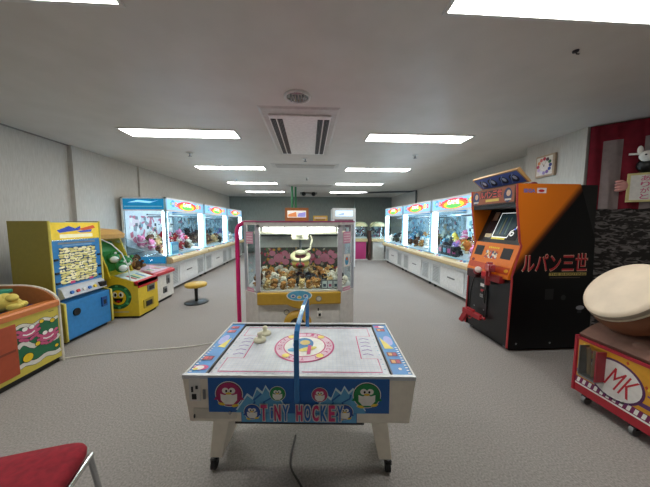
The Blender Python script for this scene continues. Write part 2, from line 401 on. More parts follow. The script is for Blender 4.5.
def crane(W, label, loc, rz, board, mirror=False):
    D, H = .86, 1.96
    t = thing('claw_crane', label, 'crane game', loc, rz, 'white wide claw cranes along the walls')
    hw = W / 2; g = mat('#dfe3e4', .4); gr = mat('#9ea4a6', .6); bl = mat('#1590cc', .25, em=.35); lb = mat('#9ccbe0', .35)
    m = MB().box(-hw, hw, .04, D, .07, .62, g).build('base_cabinet', t, bevel=.008)
    for x0, x1 in ((-hw + .1, -hw + .4), (hw - .4, hw - .1)):
        m = MB().box(x0, x1, .028, .04, .13, .52, mat('#c9cdce', .5))
        for k in range(10): m.box(x0 + .03, x1 - .03, .02, .03, .165 + k * .033, .178 + k * .033, gr)
        m.build('grille', t)
    d = MB().box(-hw + .46, hw - .46, .022, .04, .13, .54, mat('#e9ebeb', .35)); dd = d.build('door', t, bevel=.006)
    MB().box(-.12, .12, .008, .024, .34, .365, STEEL).build('handle', dd)
    for x in (-hw + .12, hw - .12):
        for y in (.1, D - .1): MB().cyl((x, y, 0), (x, y, .07), .03, DARK, 12).build('foot', t)
    # play ledge
    le = MB().prism([(-.09, .64), (-.09, .7), (-.06, .735), (.06, .76), (.06, .62), (-.02, .61)], 'x', -hw, hw, mat('#c8b48a', .45)).build('play_ledge', t)
    for cx in (-hw * .5, hw * .5):
        m = MB()
        m.T = Matrix.Translation((cx, -.02, .742)) @ Matrix.Rotation(R(9), 4, 'X')
        m.box(-.16, .16, -.035, .05, -.006, .006, mat('#e8e6de', .4)).cyl((-.06, 0, .0), (-.06, 0, .02), .022, RED, 14).cyl((.04, 0, .0), (.04, 0, .02), .022, BLUE, 14)
        m.build('button_panel', le)
    # cabinet frame
    fr = MB()
    for x in (-hw, hw - .04):
        fr.box(x, x + .04, 0, .04, .76, H, lb).box(x, x + .04, D - .04, D, .62, H, g)
    for x in (-hw, hw - .012): fr.box(x, x + .012, .04, D - .04, .62, .76, bl)
    fr.box(-hw, hw, 0, .03, .76, .785, lb); fr.box(-hw, hw, 0, .03, 1.68, 1.715, g)
    for x in (-hw, hw - .03): fr.box(x, x + .03, .04, D - .04, 1.69, 1.715, g)
    fr.build('frame', t)
    MB().prism([(.04, .70), (.04, .765), (D - .04, .97), (D - .04, .70)], 'x', -hw + .04, hw - .04, mat('#cfd6da', .4)).build('prize_deck', t)
    MB().box(-hw, hw, 0, D, H - .03, H, g).build('roof', t)
    h = MB().box(-hw + .04, hw - .04, .005, .03, 1.715, H - .03, g); h.face((0, .005, 0), (1, 0, 0), (0, 0, 1)); header_art(h, W - .1, 1.72, H - .035, 'GAME'); h.build('header_sign', t)
    for s in (-1, 1):
        sd = MB().box(s * hw - (.012 if s > 0 else 0), s * hw + (0 if s > 0 else .012), .04, D - .04, 1.715, H - .03, bl)
        sd.face((s * hw, .43, 0), (0, s, 0), (0, 0, 1))
        sd.poly([(-.3, 1.85), (-.1, 1.9), (.18, 1.87), (.3, 1.9), (.12, 1.84), (-.1, 1.86)], mat('#8fdcf6', .3, em=.9), 1).rect(-.36, .36, 1.765, 1.785, mat('#67b7d6', .3, em=.3), 1)
        sd.build('side_header', t)
        MB().box(s * (hw - .016) - .003, s * (hw - .016) + .003, .04, D - .04, .76, 1.69, GLASS).build('side_glass', t)
    MB().box(-hw + .04, hw - .04, .012, .018, .785, 1.68, GLASS).build('front_glass', t)
    bk = MB().box(-hw + .02, hw - .02, D - .04, D - .02, .76, 1.93, mat('#dfe6ea', .5)); bk.face((0, D - .04, 0), (1, 0, 0), (0, 0, 1))
    bk.rect(-hw + .15, hw - .15, 1.02, 1.6, board, 0)
    rr = random.Random(len(label))
    for k in range(26):
        x = rr.uniform(-hw + .18, hw - .18); z = rr.uniform(1.05, 1.57)
        bk.rect(x - .04, x + .04, z - .035, z + .035, mat(rr.choice(['#56606a', '#7d868e', '#c05a6a', '#e8e8e8', '#3b4650', '#b7a070', '#8ab0c4']), .5), 1 + k % 3)
    bk.build('prize_board', t)
    lm = glow('#e6f2ff', TUBE)
    for s in (-1, 1): MB().cyl((s * (hw - .075), .07, .8), (s * (hw - .075), .07, 1.68), .048, lm, 12).build('tube_lamp', t)
    MB().cyl((-hw + .15, .1, 1.9 - .2), (hw - .15, .1, 1.7), .012, lm, 8).build('top_lamp', t)
    # gantry and claw
    cx = -.15 if not mirror else .2
    MB().box(-hw + .05, hw - .05, .38, .41, 1.6, 1.63, STEEL).box(cx - .02, cx + .02, .06, D - .06, 1.57, 1.6, STEEL).build('gantry', t)
    c = MB().cyl((cx, .38, 1.57), (cx, .38, 1.42), .02, STEEL, 12).ball((cx, .38, 1.4), (.1, .09, .075), WHITE, 16, 10).ball((cx, .38, 1.29), (.085, .08, .065), WHITE, 16, 10)
    c.ball((cx - .03, .295, 1.41), .015, BLACK, 8, 6).ball((cx + .03, .295, 1.41), .015, BLACK, 8, 6)
    cc = c.build('claw_head', t)
    for s in (-1, 1): MB().tube([(cx + s * .06, .38, 1.28), (cx + s * .15, .38, 1.22), (cx + s * .16, .38, 1.12), (cx + s * .07, .38, 1.07)], .012, CHROME, 8).build('claw_arm', cc)
    return t
TUBE = 20.0
boards = [printed('prize_sheet_' + n, c, s) for n, c, s in (
  ('pale', ['#e6e9ec', '#d0d8dd', '#c66d84', '#f1f1ee', '#8e979e', '#f0d8dc'], 11), ('grey', ['#b9c6c9', '#667780', '#93a2a8', '#dfe6e6', '#4c5a60', '#c9d4d4'], 12),
  ('cool', ['#c8d8de', '#90a6b0', '#dfe9ec', '#5f7684', '#b8c9cf'], 10), ('aqua', ['#b9dfe2', '#8cc6cf', '#dff2f2', '#7fb2b8', '#e8f4f0'], 8),
  ('mix', ['#a9bfc6', '#5f6f78', '#d1dde0', '#b99a7a', '#8499a2'], 12), ('sky', ['#c0dbe8', '#89b2cc', '#e8f0f4', '#a6c4d2'], 9))]
LX, RX = -2.86, 2.78
cranes = [
 (1.80, (LX, 6.13, 0), R(90), 'nearest on left wall, blue-topped glass side facing the room', boards[0], ['pink', 'dark brown', 'white', 'cream', 'red'], 'left wall crane with pale boxes'),
 (1.86, (LX, 8.02, 0), R(90), 'second crane along the left wall, with dark plush toys inside', boards[1], ['dark brown', 'black', 'cream', 'dark brown'], 'middle left wall crane'),
 (1.86, (LX, 9.94, 0), R(90), 'farthest crane on the left wall, half hidden by pink bumper rail', boards[2], ['lilac', 'pale blue', 'white'], 'farthest left wall crane'),
 (1.72, (RX, 4.72, 0), R(-90), 'right wall crane beside the orange shooting cabinet, filled with yellow toys', boards[3], ['yellow', 'yellow', 'orange', 'pink', 'black', 'lilac'], 'right wall crane beside the orange cabinet'),
 (1.72, (RX, 6.46, 0), R(-90), 'middle crane on the right wall, holding brown and pale toys', boards[4], ['dark brown', 'pale blue', 'white', 'golden brown'], 'middle right wall crane'),
 (1.72, (RX, 8.2, 0), R(-90), 'farthest crane on the right wall, holding pale blue toys', boards[5], ['pale blue', 'white', 'black'], 'farthest right wall crane')]
for W, loc, rz, lab, bd, kinds, where in cranes:
    crane(W, 'white wide claw machine, ' + lab, loc, rz, bd, mirror=loc[0] > 0)
    M4 = Matrix.Translation(loc) @ Matrix.Rotation(rz, 4, 'Z')
    nx = int((W - .2) / .2)
    for j in range(3):
        for i in range(nx):
            x = -W/2 + .17 + (W - .34) * i / (nx - 1) + random.uniform(-.02, .02); y = .2 + .22 * j
            if j == 0 and i % 3 == 1: continue
            p = M4 @ Vector((x, y, (.775 + .263 * (y - .02))))
            plush(random.choice(kinds), p.x, p.y, p.z, random.uniform(.13, .175), rz + random.uniform(-.8, .8), 'in the heap inside the ' + where, 'toys in the ' + where)
    for i in range(nx - 2):
        p = M4 @ Vector((-W/2 + .3 + (W - .6) * i / (nx - 3), .5 + random.uniform(-.05, .2), 1.02 + random.uniform(0, .09)))
        plush(random.choice(kinds), p.x, p.y, p.z, random.uniform(.12, .16), rz + random.uniform(-.8, .8), 'in the heap inside the ' + where, 'toys in the ' + where)
# light blue and dark prize boxes
def box_prize(x, y, z, sx, sy, sz, h, h2, label, group=None):
    m = MB().box(-sx/2, sx/2, -sy/2, sy/2, 0, sz, mat(h, .5)); 
    for s in (-1, 1): m.face((s * sx/2, 0, 0), (0, s, 0), (0, 0, 1)).rect(-sy * .35, sy * .35, sz * .3, sz * .75, mat(h2, .5), 0)
    tag(m.build('prize_box', loc=(x, y, z), bevel=.003), label, 'box', group)
box_prize(-2.97, 5.62, .77, .1, .3, .26, '#7fbbe0', '#b9dcf0', 'sky blue prize box behind the front glass of first left crane')
for i, (y, c, c2) in enumerate(((4.75, '#20242c', '#c03a7a'), (4.93, '#2a2030', '#d04a90'), (5.1, '#1c2a34', '#58a6c8'), (5.28, '#2a262c', '#c04a6a'))):
    box_prize(2.9, y, .77, .09, .15, .2, c, c2, 'dark prize box with coloured label in front of yellow toys, right wall crane', 'dark prize boxes in the right wall crane')

# ------------------------------------------------------------------ central claw machine
cx0, cy0 = -.1, 2.45
t = thing('claw_machine', 'square white and mustard claw machine full of plush toys behind the hockey table', 'crane game', (cx0, cy0, 0))
fwx, bwx, ch, D, H = .41, .572, .17, .85, 1.46
wh = mat('#d3d0cb', .4); mus = mat('#c39a34', .4, noise=.04); lav = mat('#bdb9c2', .35)
outline = [(-fwx, 0), (fwx, 0), (bwx, ch), (bwx, D), (-bwx, D), (-bwx, ch)]
MB().prism(outline, 'z', .05, .75, wh).build('body', t, bevel=.006)
for x in (-.4, .4):
    for y in (.15, .75): MB().cyl((x, y, 0), (x, y, .05), .03, RUBBER, 12).build('foot', t)
pts = [(-fwx, .765), (-fwx, .648), (-.12, .648)] + [(-.12 + .24 * k / 10, .648 - .042 * math.sin(PI * k / 10)) for k in range(1, 10)] + [(.12, .648), (fwx, .648), (fwx, .765)]
pn = MB().prism(pts, 'y', -.045, .0, mus).build('control_panel', t, bevel=.008)
b = MB(); b.face((0, -.045, 0), (1, 0, 0), (0, 0, 1)).oval(0, .74, .125, .055, PAPER, 0).oval(0, .74, .115, .048, mat('#5fb0d8', .3), 1)
for x in (-.06, 0, .06): b.oval(x, .735 - (.012 if x == 0 else 0), .024, .017, mat('#e9e6dc', .4), 2).oval(x, .735 - (.012 if x == 0 else 0), .014, .01, BLUE if x else YELLOW, 3)
b.oval(.19, .705, .03, .028, STEEL, 0).oval(.19, .705, .022, .02, CREAM, 1); b.build('button_plate', pn)
b = MB(); b.face((0, 0, 0), (1, 0, 0), (0, 0, 1)).rect(-.395, -.003, .1, .62, mat('#dcd9d5', .4), 0).rect(.003, .395, .1, .62, mat('#dcd9d5', .4), 0)
b.oval(-.13, .56, .03, .03, STEEL, 1).oval(-.13, .56, .02, .02, CREAM, 2);
b.face((0, -.02, 0), (1, 0, 0), (0, 0, 1)); b.build('front_door', t)
b = MB().box(.175, .225, -.012, .0, .51, .56, PAPER).box(.188, .212, -.016, -.012, .518, .545, BLACK).box(.18, .192, -.016, -.012, .575, .6, BLACK); b.build('coin_slot', t)
b = MB().lathe([(.14, 0), (.13, .03), (.08, .05), (0, .055)], (-.02, 0, .44), mus, axis=(0, -1, 0)).lathe([(.08, .054), (0, .06)], (-.02, 0, .44), DARK, axis=(0, -1, 0)); b.build('prize_chute', t)
for s in (-1, 1):
    MB().prism([(s * (fwx + .015), .0), (s * (fwx - .028), -.0), (s * (fwx - .028), .03), (s * (fwx + .012), .04)], 'z', .75, 1.43, lav).build('corner_post', t)
    MB().prism([(s * bwx, ch + .03), (s * (bwx - .03), ch + .03), (s * (bwx - .03), ch - .015), (s * bwx, ch - .0)], 'z', .75, 1.43, lav).build('corner_post', t)
    MB().box(min(s * bwx, s * (bwx - .03)), max(s * bwx, s * (bwx - .03)), D - .03, D, .75, 1.43, lav).build('corner_post', t)
MB().box(-fwx, fwx, 0, .03, .762, .778, wh).build('lower_rail', t); MB().box(-fwx, fwx, 0, .03, 1.405, 1.43, wh).build('upper_rail', t)
MB().prism([(x * .985, y * .97 + .01) for x, y in outline], 'z', .74, .77, mat('#b8b4b0', .5)).build('prize_deck', t)
MB().prism(outline, 'z', 1.43, 1.455, wh).build('roof', t)
MB().prism([(x * 1.01, y * 1.015 - .006) for x, y in outline], 'z', 1.455, 1.467, mat('#b04a78', .4)).build('roof_trim', t)
MB().box(-fwx + .028, fwx - .028, .01, .014, .778, 1.405, GLASS).build('front_glass', t)
for s in (-1, 1):
    g = MB(); g.add([(s * fwx, .02, .77), (s * bwx, ch, .77), (s * bwx, ch, 1.43), (s * fwx, .02, 1.43)], [(0, 1, 2, 3) if s > 0 else (3, 2, 1, 0)], GLASS)
    a = Vector((s * fwx, .018, 0)); d = Vector((s * (bwx - fwx), ch - .018, 0)).normalized(); L = .2
    o0 = a if s > 0 else Vector((s * bwx, ch, 0)); u = d if s > 0 else -d
    g.face(o0, u, (0, 0, 1), .002)
    for z0 in (.67, 1.24):
        g.rect(.04, .16, z0 + .0, z0 + .12, mat('#d99ab4', .5), 0)
        for q in range(4): g.rect(.05, .15, z0 + .015 + q * .026, z0 + .025 + q * .026, mat('#efd6de', .5), 1)
    if s > 0: g.rect(.05, .15, 1.0, 1.13, PAPER, 0).oval(.1, 1.06, .03, .045, mat('#5aa6cc', .5), 1).oval(.1, 1.08, .016, .016, mat('#e6763c', .5), 2)
    g.build('corner_glass', t)
    MB().box(s * bwx - .004, s * bwx + .0, ch + .03, D - .03, .76, 1.43, GLASS).build('side_glass', t)
# back board: pink flowers on dark foliage under a pale strip
bk = MB().box(-bwx + .03, bwx - .03, D - .03, D - .015, .77, 1.43, mat('#c9c9c6', .5)); bk.face((0, D - .03, 0), (1, 0, 0), (0, 0, 1))
bk.rect(-.53, .53, .8, 1.13, mat('#4b4a44', .6), 0); rr = random.Random(3)
for k in range(260):
    x, z = rr.uniform(-.52, .52), rr.uniform(.82, 1.12); c = rr.choice(['#3d5a3a', '#8c2f3c', '#c9516b', '#d8a03c', '#2f3a34', '#b5b09c', '#56744e'])
    bk.oval(x, z, rr.uniform(.008, .026), rr.uniform(.008, .022), mat(c, .6), 1 + k % 4, rr.uniform(0, 3), 10)
for x in (-.3, .0, .3):
    for dx, dz, r in ((0, 0, .065), (-.08, .08, .04), (.08, .08, .04), (-.09, -.06, .045), (.09, -.06, .045), (.13, .03, .04)):
        bk.oval(x + dx, .99 + dz * .8, r, r * .9, mat('#cf7f98', .6), 6)
bk.build('back_board', t)
MB().cyl((-.36, .1, 1.385), (.36, .1, 1.385), .02, glow('#fffbe8', 34), 12).build('tube_lamp', t)
MB().box(-.5, .5, .55, .6, 1.36, 1.41, wh).box(-.5, .5, .3, .34, 1.33, 1.36, CREAM).box(-.03, .03, .1, .8, 1.3, 1.33, CREAM).box(-.5, .5, .7, .74, 1.28, 1.3, DARK).build('gantry', t)
c = MB().box(-.09, .09, .26, .42, 1.27, 1.33, CREAM).tube([(.11, .35, 1.31), (.13, .35, 1.26), (.11, .34, 1.16), (.04, .34, 1.13)], .012, mat('#d8d2be', .5), 8).cyl((.0, .34, 1.3), (0, .34, 1.15), .014, STEEL, 10)
c.ball((0, .34, 1.12), (.06, .06, .03), mat('#e4dfc8', .4)); cw = c.build('claw_carriage', t)
MB().lathe([(.065, .0), (.1, .012), (.115, -.003), (.11, -.022), (.085, -.035), (.062, -.02), (.065, .0)], (0, .34, 1.085), mat('#e4dcb8', .4), axis=(0, -.45, 1)).build('claw_ring', cw)
MB().lathe([(.0, -.01), (.066, -.02)], (0, .34, 1.085), mat('#6a2840', .5), axis=(0, -.45, 1)).lathe([(.08, -.03), (.1, -.08), (.085, -.13), (.0, -.135)], (0, .34, 1.085), mat('#c8b45c', .5)).ball((0, .255, .99), (.05, .03, .035), mat('#a82a34', .5)).ball((.0, .235, .985), (.03, .02, .025), BLACK).build('claw_core', cw)
for a in (30, 150, 270):
    q = R(a); u, v = math.cos(q), math.sin(q)
    MB().tube([(.1 * u, .34 + .1 * v, 1.07), (.12 * u, .34 + .12 * v, 1.0), (.07 * u, .34 + .07 * v, .95), (.03 * u, .34 + .03 * v, .93)], .009, CHROME, 8).build('claw_finger', cw)
cd = MB().box(.22, .4, .045, .05, .78, .87, mat('#8f8a8c', .5)); cd.face((0, .045, 0), (1, 0, 0), (0, 0, 1))
for k in range(3): cd.rect(.23 + k * .057, .275 + k * .057, .79, .86, PAPER, 0).rect(.238 + k * .057, .267 + k * .057, .8, .83, mat(['#444a5a', '#c05a78', '#40586a'][k], .5), 1)
cd.build('prize_card', t)
MB().tube([(-.65, .2, 0)] + [(-.65, .2, .3 * k) for k in range(1, 5)] + [(-.65 + .09 * (1 - math.cos(R(a))), .2, 1.36 + .09 * math.sin(R(a))) for a in range(0, 91, 15)] + [(-.45, .2, 1.45)], .022, PINK, 14).build('bumper_rail', t)

kinds = ['golden brown'] * 7 + ['white'] * 5 + ['black'] * 5 + ['dark brown'] * 2 + ['cream'] * 2
for j in range(6):
    for i in range(11):
        x = -.45 + .09 * i + random.uniform(-.012, .012); y = .10 + .118 * j + random.uniform(-.015, .015)
        if abs(x) > .36 + (y - .06) * .8 : continue
        z = .772 + .007 * j
        if -.08 < x < .1 and j in (2, 3) : pass
        plush(random.choice(kinds), cx0 + x, cy0 + y, z, random.uniform(.066, .078), random.uniform(-1.2, 1.2), 'in the heap inside the square mustard claw machine', 'toys in the square mustard claw machine')
for i in range(20):
    x = -.36 + .037 * i; y = .32 + .3 * random.random(); plush(random.choice(kinds), cx0 + x, cy0 + y, .815 + (y - .3) * .08, .066, random.uniform(-1, 1), 'in the heap inside the square mustard claw machine', 'toys in the square mustard claw machine')
# big toys in the corners
plush('dark brown', cx0 - .43, cy0 + .22, .79, .1, R(-60), 'in the heap inside the square mustard claw machine', 'toys in the square mustard claw machine')
plush('black', cx0 + .45, cy0 + .25, .79, .085, R(60), 'in the heap inside the square mustard claw machine', 'toys in the square mustard claw machine')
s = MB().box(-.09, .09, 0, .012, 0, .07, mat('#e2cf4a', .5)); s.face((0, 0, 0), (1, 0, 0), (0, 0, 1)).rect(-.075, .075, .03, .055, mat('#f2eecb', .5), 0).rect(-.06, .06, .012, .024, mat('#a07a2c', .5), 0)
s.box(-.09, .09, 0, .06, 0, .006, mat('#e2cf4a', .5))
tag(s.build('sign_card', loc=(.14, 3.15, 1.4675)), 'small yellow sign card standing on roof of the square claw machine', 'sign')

# ------------------------------------------------------------------ air hockey table
t = thing('air_hockey_table', 'small white air hockey table with penguin artwork and blue centre arch', 'game table', (-.03, 1.395, 0), R(-4.4))
hw, hd, zt = .535, .305, .75
cab = mat('#e4dccb', .45, noise=.03)
body = MB().hexa([(-hw + .02, -hd + .008, .52), (hw - .02, -hd + .008, .52), (hw - .02, hd, .52), (-hw + .02, hd, .52)],
                 [(-hw, -hd, .735), (hw, -hd, .735), (hw, hd, .735), (-hw, hd, .735)], cab).build('cabinet', t, bevel=.006)
# playfield
pf = MB().box(-.43, .43, -.285, .285, .73, .738, mat('#dfe2e8', .25)); pf.face((0, 0, .738), (1, 0, 0), (0, 1, 0), .0008)
dt = mat('#c2c9d8', .5)
for i in range(-20, 21):
    pf.rect(i * .02 - .0011, i * .02 + .0011, -.28, .28, dt, 0)
for j in range(-13, 14): pf.rect(-.42, .42, j * .02 - .0011, j * .02 + .0011, dt, 0)
pk = mat('#c8417e', .4); pu = mat('#8f7fb4', .5)
for s in (-1, 1):
    pf.line([(s * .01, .25), (s * .395, .25), (s * .395, .13), (s * .31, .13), (s * .31, -.13), (s * .395, -.13), (s * .395, -.25), (s * .01, -.25)], .006, pk, 1)
    for k in range(5): pf.line([(s * .325, .09 - k * .045), (s * (.35 + .01 * (k % 2)), .1 - k * .045), (s * .38, .085 - k * .045)], .008, pu, 1)
    for k in range(-9, 10): pf.rect(k * .042 - .004, k * .042 + .004, s * .268 - .004, s * .268 + .004, mat('#7a93b8', .5), 1)
    for k in range(-5, 6): pf.rect(s * .412 - .004, s * .412 + .004, k * .045 - .004, k * .045 + .004, mat('#7ab0c8', .5), 1)
pf.oval(0, 0, .172, .172, pk, 2, n=40).oval(0, 0, .162, .162, mat('#e7c6d8', .4), 3, n=40).oval(0, 0, .122, .122, pk, 4, n=40).oval(0, 0, .115, .115, PAPER, 5, n=40)
for k, chx in enumerate('TINY HOCKEY TINY HOCKEY '):
    a = PI / 2 - 2 * PI * k / 24
    if chx != ' ': pf.text(chx, .142 * math.cos(a), .142 * math.sin(a), .02, .026, pk, 6, .02, rot=a - PI / 2)
for a in (50, 130, 230, 310): pf.oval(.142 * math.cos(R(a)), .142 * math.sin(R(a)), .02, .02, mat('#edd862', .4), 7)
pf.oval(-.01, .02, .06, .075, mat('#2f7ab8', .4), 6).oval(-.0, .035, .03, .03, mat('#d8c070', .4), 8).oval(.02, -.04, .055, .02, mat('#d8c95c', .4), 8, .4).rect(.02, .04, -.1, .0, pk, 9).oval(-.06, -.05, .03, .02, mat('#4aa0cc', .4), 7)
pf.build('playfield', t)
rm = MB()
for s in (-1, 1):
    rm.box(-hw, hw, s * (hd - .009) - .009, s * (hd - .009) + .009, .735, .753, mat('#c9cbcd', .4, .25))
    rm.box(s * .4345 - .003, s * .4345 + .003, -.285, .285, .735, .75, BLACK)
rm.box(-.43, .43, .277, .287, .738, .75, BLACK)
for s in (-1, 1): rm.box(s * (hw - .004) - .004, s * (hw - .004) + .004, -hd, hd, .735, .752, WHITE)
rm.build('rim', t)
sky = mat('#2f84c8', .35); led = mat('#6c1830', .3)
for s in (-1, 1):
    e = MB().box(min(s * .438, s * .527), max(s * .438, s * .527), -.287, .287, .735, .747, sky); e.face((s * .4825, 0, .747), (1, 0, 0), (0, 1, 0), .0008)
    for k in range(12): e.rect(s * .035 - .006, s * .035 + .006, -.27 + k * .022, -.262 + k * .022, PAPER, 0)
    e.poly([(s * -.03, .08), (s * .01, -.03), (s * -.035, -.04)] if s < 0 else [(-.035, .1), (.02, -.04), (-.03, -.04)], mat('#e6d860', .4), 1)
    e.oval(.01 * s, .06, .025, .06, mat('#9fa6dc', .4), 0)
    for y in ((.23, .17, -.15) if s < 0 else (.2, -.1, -.17)):
        e.rect(-.032, .022, y - .02, y + .02, led, 2).rect(-.025, -.006, y - .013, y + .013, mat('#d0484a', .4) if s < 0 else mat('#d8a05a', .4), 3).rect(.0, .015, y - .013, y + .013, mat('#b02c4c', .4), 3)
    if s < 0: e.oval(.0, -.235, .036, .022, pk, 2).oval(-.006, -.238, .022, .018, PAPER, 3).oval(-.02, -.25, .012, .01, mat('#e6d860', .4), 4)
    else: e.oval(-.005, .25, .034, .018, pk, 2).oval(.01, .25, .02, .014, PAPER, 3).oval(.0, -.235, .008, .01, PAPER, 2)
    e.build('end_panel', t)
# front artwork
F0 = (0, -hd, 0)
ar = MB()
nb = mat('#1c5fa6', .35, noise=.03); lbm = mat('#5aa2cc', .4); lbm2 = mat('#c8e2ea', .4)
ar.prism([(-.415, .742), (-.415, .578), (-.265, .578), (-.265, .53), (.268, .53), (.268, .578), (.415, .578), (.415, .742)], 'y', -hd - .003, -hd + .004, nb)
ar.face((0, -hd - .003, 0), (1, 0, 0), (0, 0, 1), .0006)
ar.rect(-.262, .265, .532, .575, lbm, 0)
for s, x0 in ((-1, -.17), (1, .19)):
    pk_ = [(x0 - .12, .578), (x0 - .065, .66), (x0 - .04, .64), (x0 - .02, .69), (x0 + .005, .668), (x0 + .02, .7), (x0 + .04, .67), (x0 + .06, .69), (x0 + .12, .578)]
    ar.poly([(x, z + .012) for x, z in pk_], lbm2, 0); ar.poly(pk_, lbm, 1)
    ar.line([(x0 - .05, .6), (x0 - .03, .63), (x0 - .035, .64), (x0 - .0, .67)], .008, nb, 2); ar.line([(x0 + .03, .6), (x0 + .01, .63), (x0 + .045, .65), (x0 + .05, .67)], .008, nb, 2)
def penguin(x, z, s, col, l=3, head=False, d=1):
    wm = mat('#e8e6de', .5); cm = mat(col, .4); ym = mat('#e8c53c', .4); k = BLACK
    if not head:
        for q in (-1, 1): ar.oval(x + q * .5 * s + .05 * d * s, z - .86 * s + (.12 * s if q == d else 0), .3 * s, .14 * s, wm, l, .2 * q).oval(x + q * .5 * s + .05 * d * s, z - .86 * s + (.12 * s if q == d else 0), .26 * s, .11 * s, ym, l + 5, .2 * q)
        for q in (-1, 1): ar.poly([(x + q * .75 * s, z + .1 * s), (x + q * 1.12 * s, z - .42 * s), (x + q * .7 * s, z - .45 * s)], cm, l + 2)
    ar.oval(x, z, 1.04 * s, 1.0 * s, wm, l, n=30).oval(x, z, .98 * s, .94 * s, k, l + 1, n=30).oval(x, z, .94 * s, .9 * s, cm, l + 2, n=30)
    ar.poly([(x - .62 * s, z + .05 * s), (x - .3 * s, z - .05 * s), (x, z + .06 * s), (x + .3 * s, z - .05 * s), (x + .62 * s, z + .05 * s), (x + .6 * s, z - .45 * s), (x + .3 * s, z - .78 * s), (x - .3 * s, z - .78 * s), (x - .6 * s, z - .45 * s)], wm, l + 4)
    for q in (-1, 1): ar.oval(x + q * .24 * s, z + .3 * s, .25 * s, .23 * s, wm, l + 5).oval(x + q * .17 * s, z + .28 * s, .08 * s, .1 * s, k, l + 6)
    ar.oval(x, z + .1 * s, .22 * s, .09 * s, ym, l + 7)
penguin(-.318, .668, .062, '#b02a66', d=-1); penguin(.312, .668, .062, '#1f8a4c', d=1)
penguin(-.095, .672, .036, '#1f8a4c', head=True); penguin(.098, .668, .036, '#c0396c', head=True)
penguin(-.213, .583, .038, '#2650a0'); penguin(.212, .585, .038, '#2650a0')
lets = [('T', '#c4356e'), ('i', '#2c6cb4'), ('N', '#c4356e'), ('Y', '#2c6cb4'), None, ('H', '#c4356e'), ('O', '#2c6cb4'), ('C', '#c4356e'), ('K', '#2c6cb4'), ('E', '#c4356e'), ('Y', '#2c6cb4')]
x = -.158
for q in lets:
    if q is None: x += .026; continue
    w_ = .018 if q[0] == 'i' else .029
    h_ = .078 if q[0] != 'i' else .055
    for dx in (-.004, 0, .004):
        for dz in (-.004, .004): ar.text(q[0], x + dx, .584 + dz, w_ if q[0] != 'i' else .012, h_, mat('#e8e6de', .5), 12, .04)
    ar.text(q[0], x, .584, w_ if q[0] != 'i' else .012, h_, mat(q[1], .4), 14, .035)
    x += w_ + .008
ar.build('front_artwork', t)
cm = MB().box(-.503, -.452, -hd - .003, -hd + .004, .63, .738, mat('#d9d7d0', .4)).box(-.49, -.47, -hd - .006, -hd, .64, .665, BLACK).box(-.492, -.484, -hd - .006, -hd, .675, .7, BLACK).box(-.472, -.462, -hd - .006, -hd, .69, .705, DARK)
cm.box(-.44, -.428, -hd - .004, -hd, .64, .685, STEEL); cm.build('coin_slot', t)
dr = MB().box(-.49, -.288, -hd - .001, -hd + .008, .542, .592, mat('#cdc7b8', .45)).build('cash_door', t, bevel=.003)
MB().cyl((-.315, -hd - .001, .578), (-.315, -hd - .009, .578), .008, CHROME, 12).build('lock', dr)
MB().box(-.485, -.48, -hd - .008, -hd - .001, .55, .565, DARK).build('latch', dr)
# arch over the middle
bm_ = mat('#2d78b8', .2, coat=.5, noise=.02)
pth = [(-hd - .01, .635), (-hd - .012, .8), (-hd - .01, .93), (-hd + .01, .957), (-hd + .05, .97), (0, .972), (hd - .09, .957), (hd - .055, .94), (hd - .045, .9), (hd - .045, .745)]
m = MB(); vs = []; fs = []
for i, (y, z) in enumerate(pth):
    a = Vector(pth[max(0, i - 1)]); b = Vector(pth[min(len(pth) - 1, i + 1)]); tt = (b - a).normalized(); nn = Vector((-tt.y, tt.x)) * .006
    for x in (-.018, .006):
        vs.append((x, y + nn.x, z + nn.y)); vs.append((x, y - nn.x, z - nn.y))
for i in range(len(pth) - 1):
    k = i * 4; fs += [(k, k + 4, k + 6, k + 2), (k + 1, k + 3, k + 7, k + 5), (k, k + 1, k + 5, k + 4), (k + 2, k + 6, k + 7, k + 3)]
fs += [(0, 2, 3, 1), (len(vs) - 4, len(vs) - 3, len(vs) - 1, len(vs) - 2)]
m.add(vs, fs, bm_); m.build('center_arch', t, bevel=.003)
for s in (-1, 1):
    o_ = -.025
    lg = MB().prism([(s * .475 + o_, .525), (s * .36 + o_, .525), (s * .455 + o_, .085), (s * .53 + o_, .085)], 'y', -.05, .22, cab)
    L = lg.build('leg', t, bevel=.006); cxx = s * .51 + o_
    for y in (-.03, .19):
        MB().cyl((cxx, y, .085), (cxx, y, .06), .012, STEEL, 8).cyl((cxx - .013, y, .032), (cxx + .013, y, .032), .031, RUBBER, 18).box(cxx - .02, cxx + .02, y - .012, y + .012, .045, .07, DARK).build('caster', L)
MB().box(-.37, .33, -.12, .285, .36, .52, mat('#2c2724', .7)).build('added_shade_box', t)  # dark box added under the table to deepen the shade there
# strikers
def striker(x, y, label):
    z = .7402; m = MB().lathe([(0, 0), (.036, 0), (.038, .006), (.036, .014), (.02, .018), (.014, .022), (.013, .034), (.017, .043), (.013, .052), (0, .055)], (0, 0, 0), mat('#ded9bc', .4))
    tag(m.build('striker', loc=(x, y, z)), label, 'air hockey striker', 'cream strikers on the hockey table')
striker(-.30, 1.475, 'cream plastic striker on the hockey table, the nearer of the pair')
striker(-.285, 1.565, 'cream plastic striker on the hockey table, the one farther back')

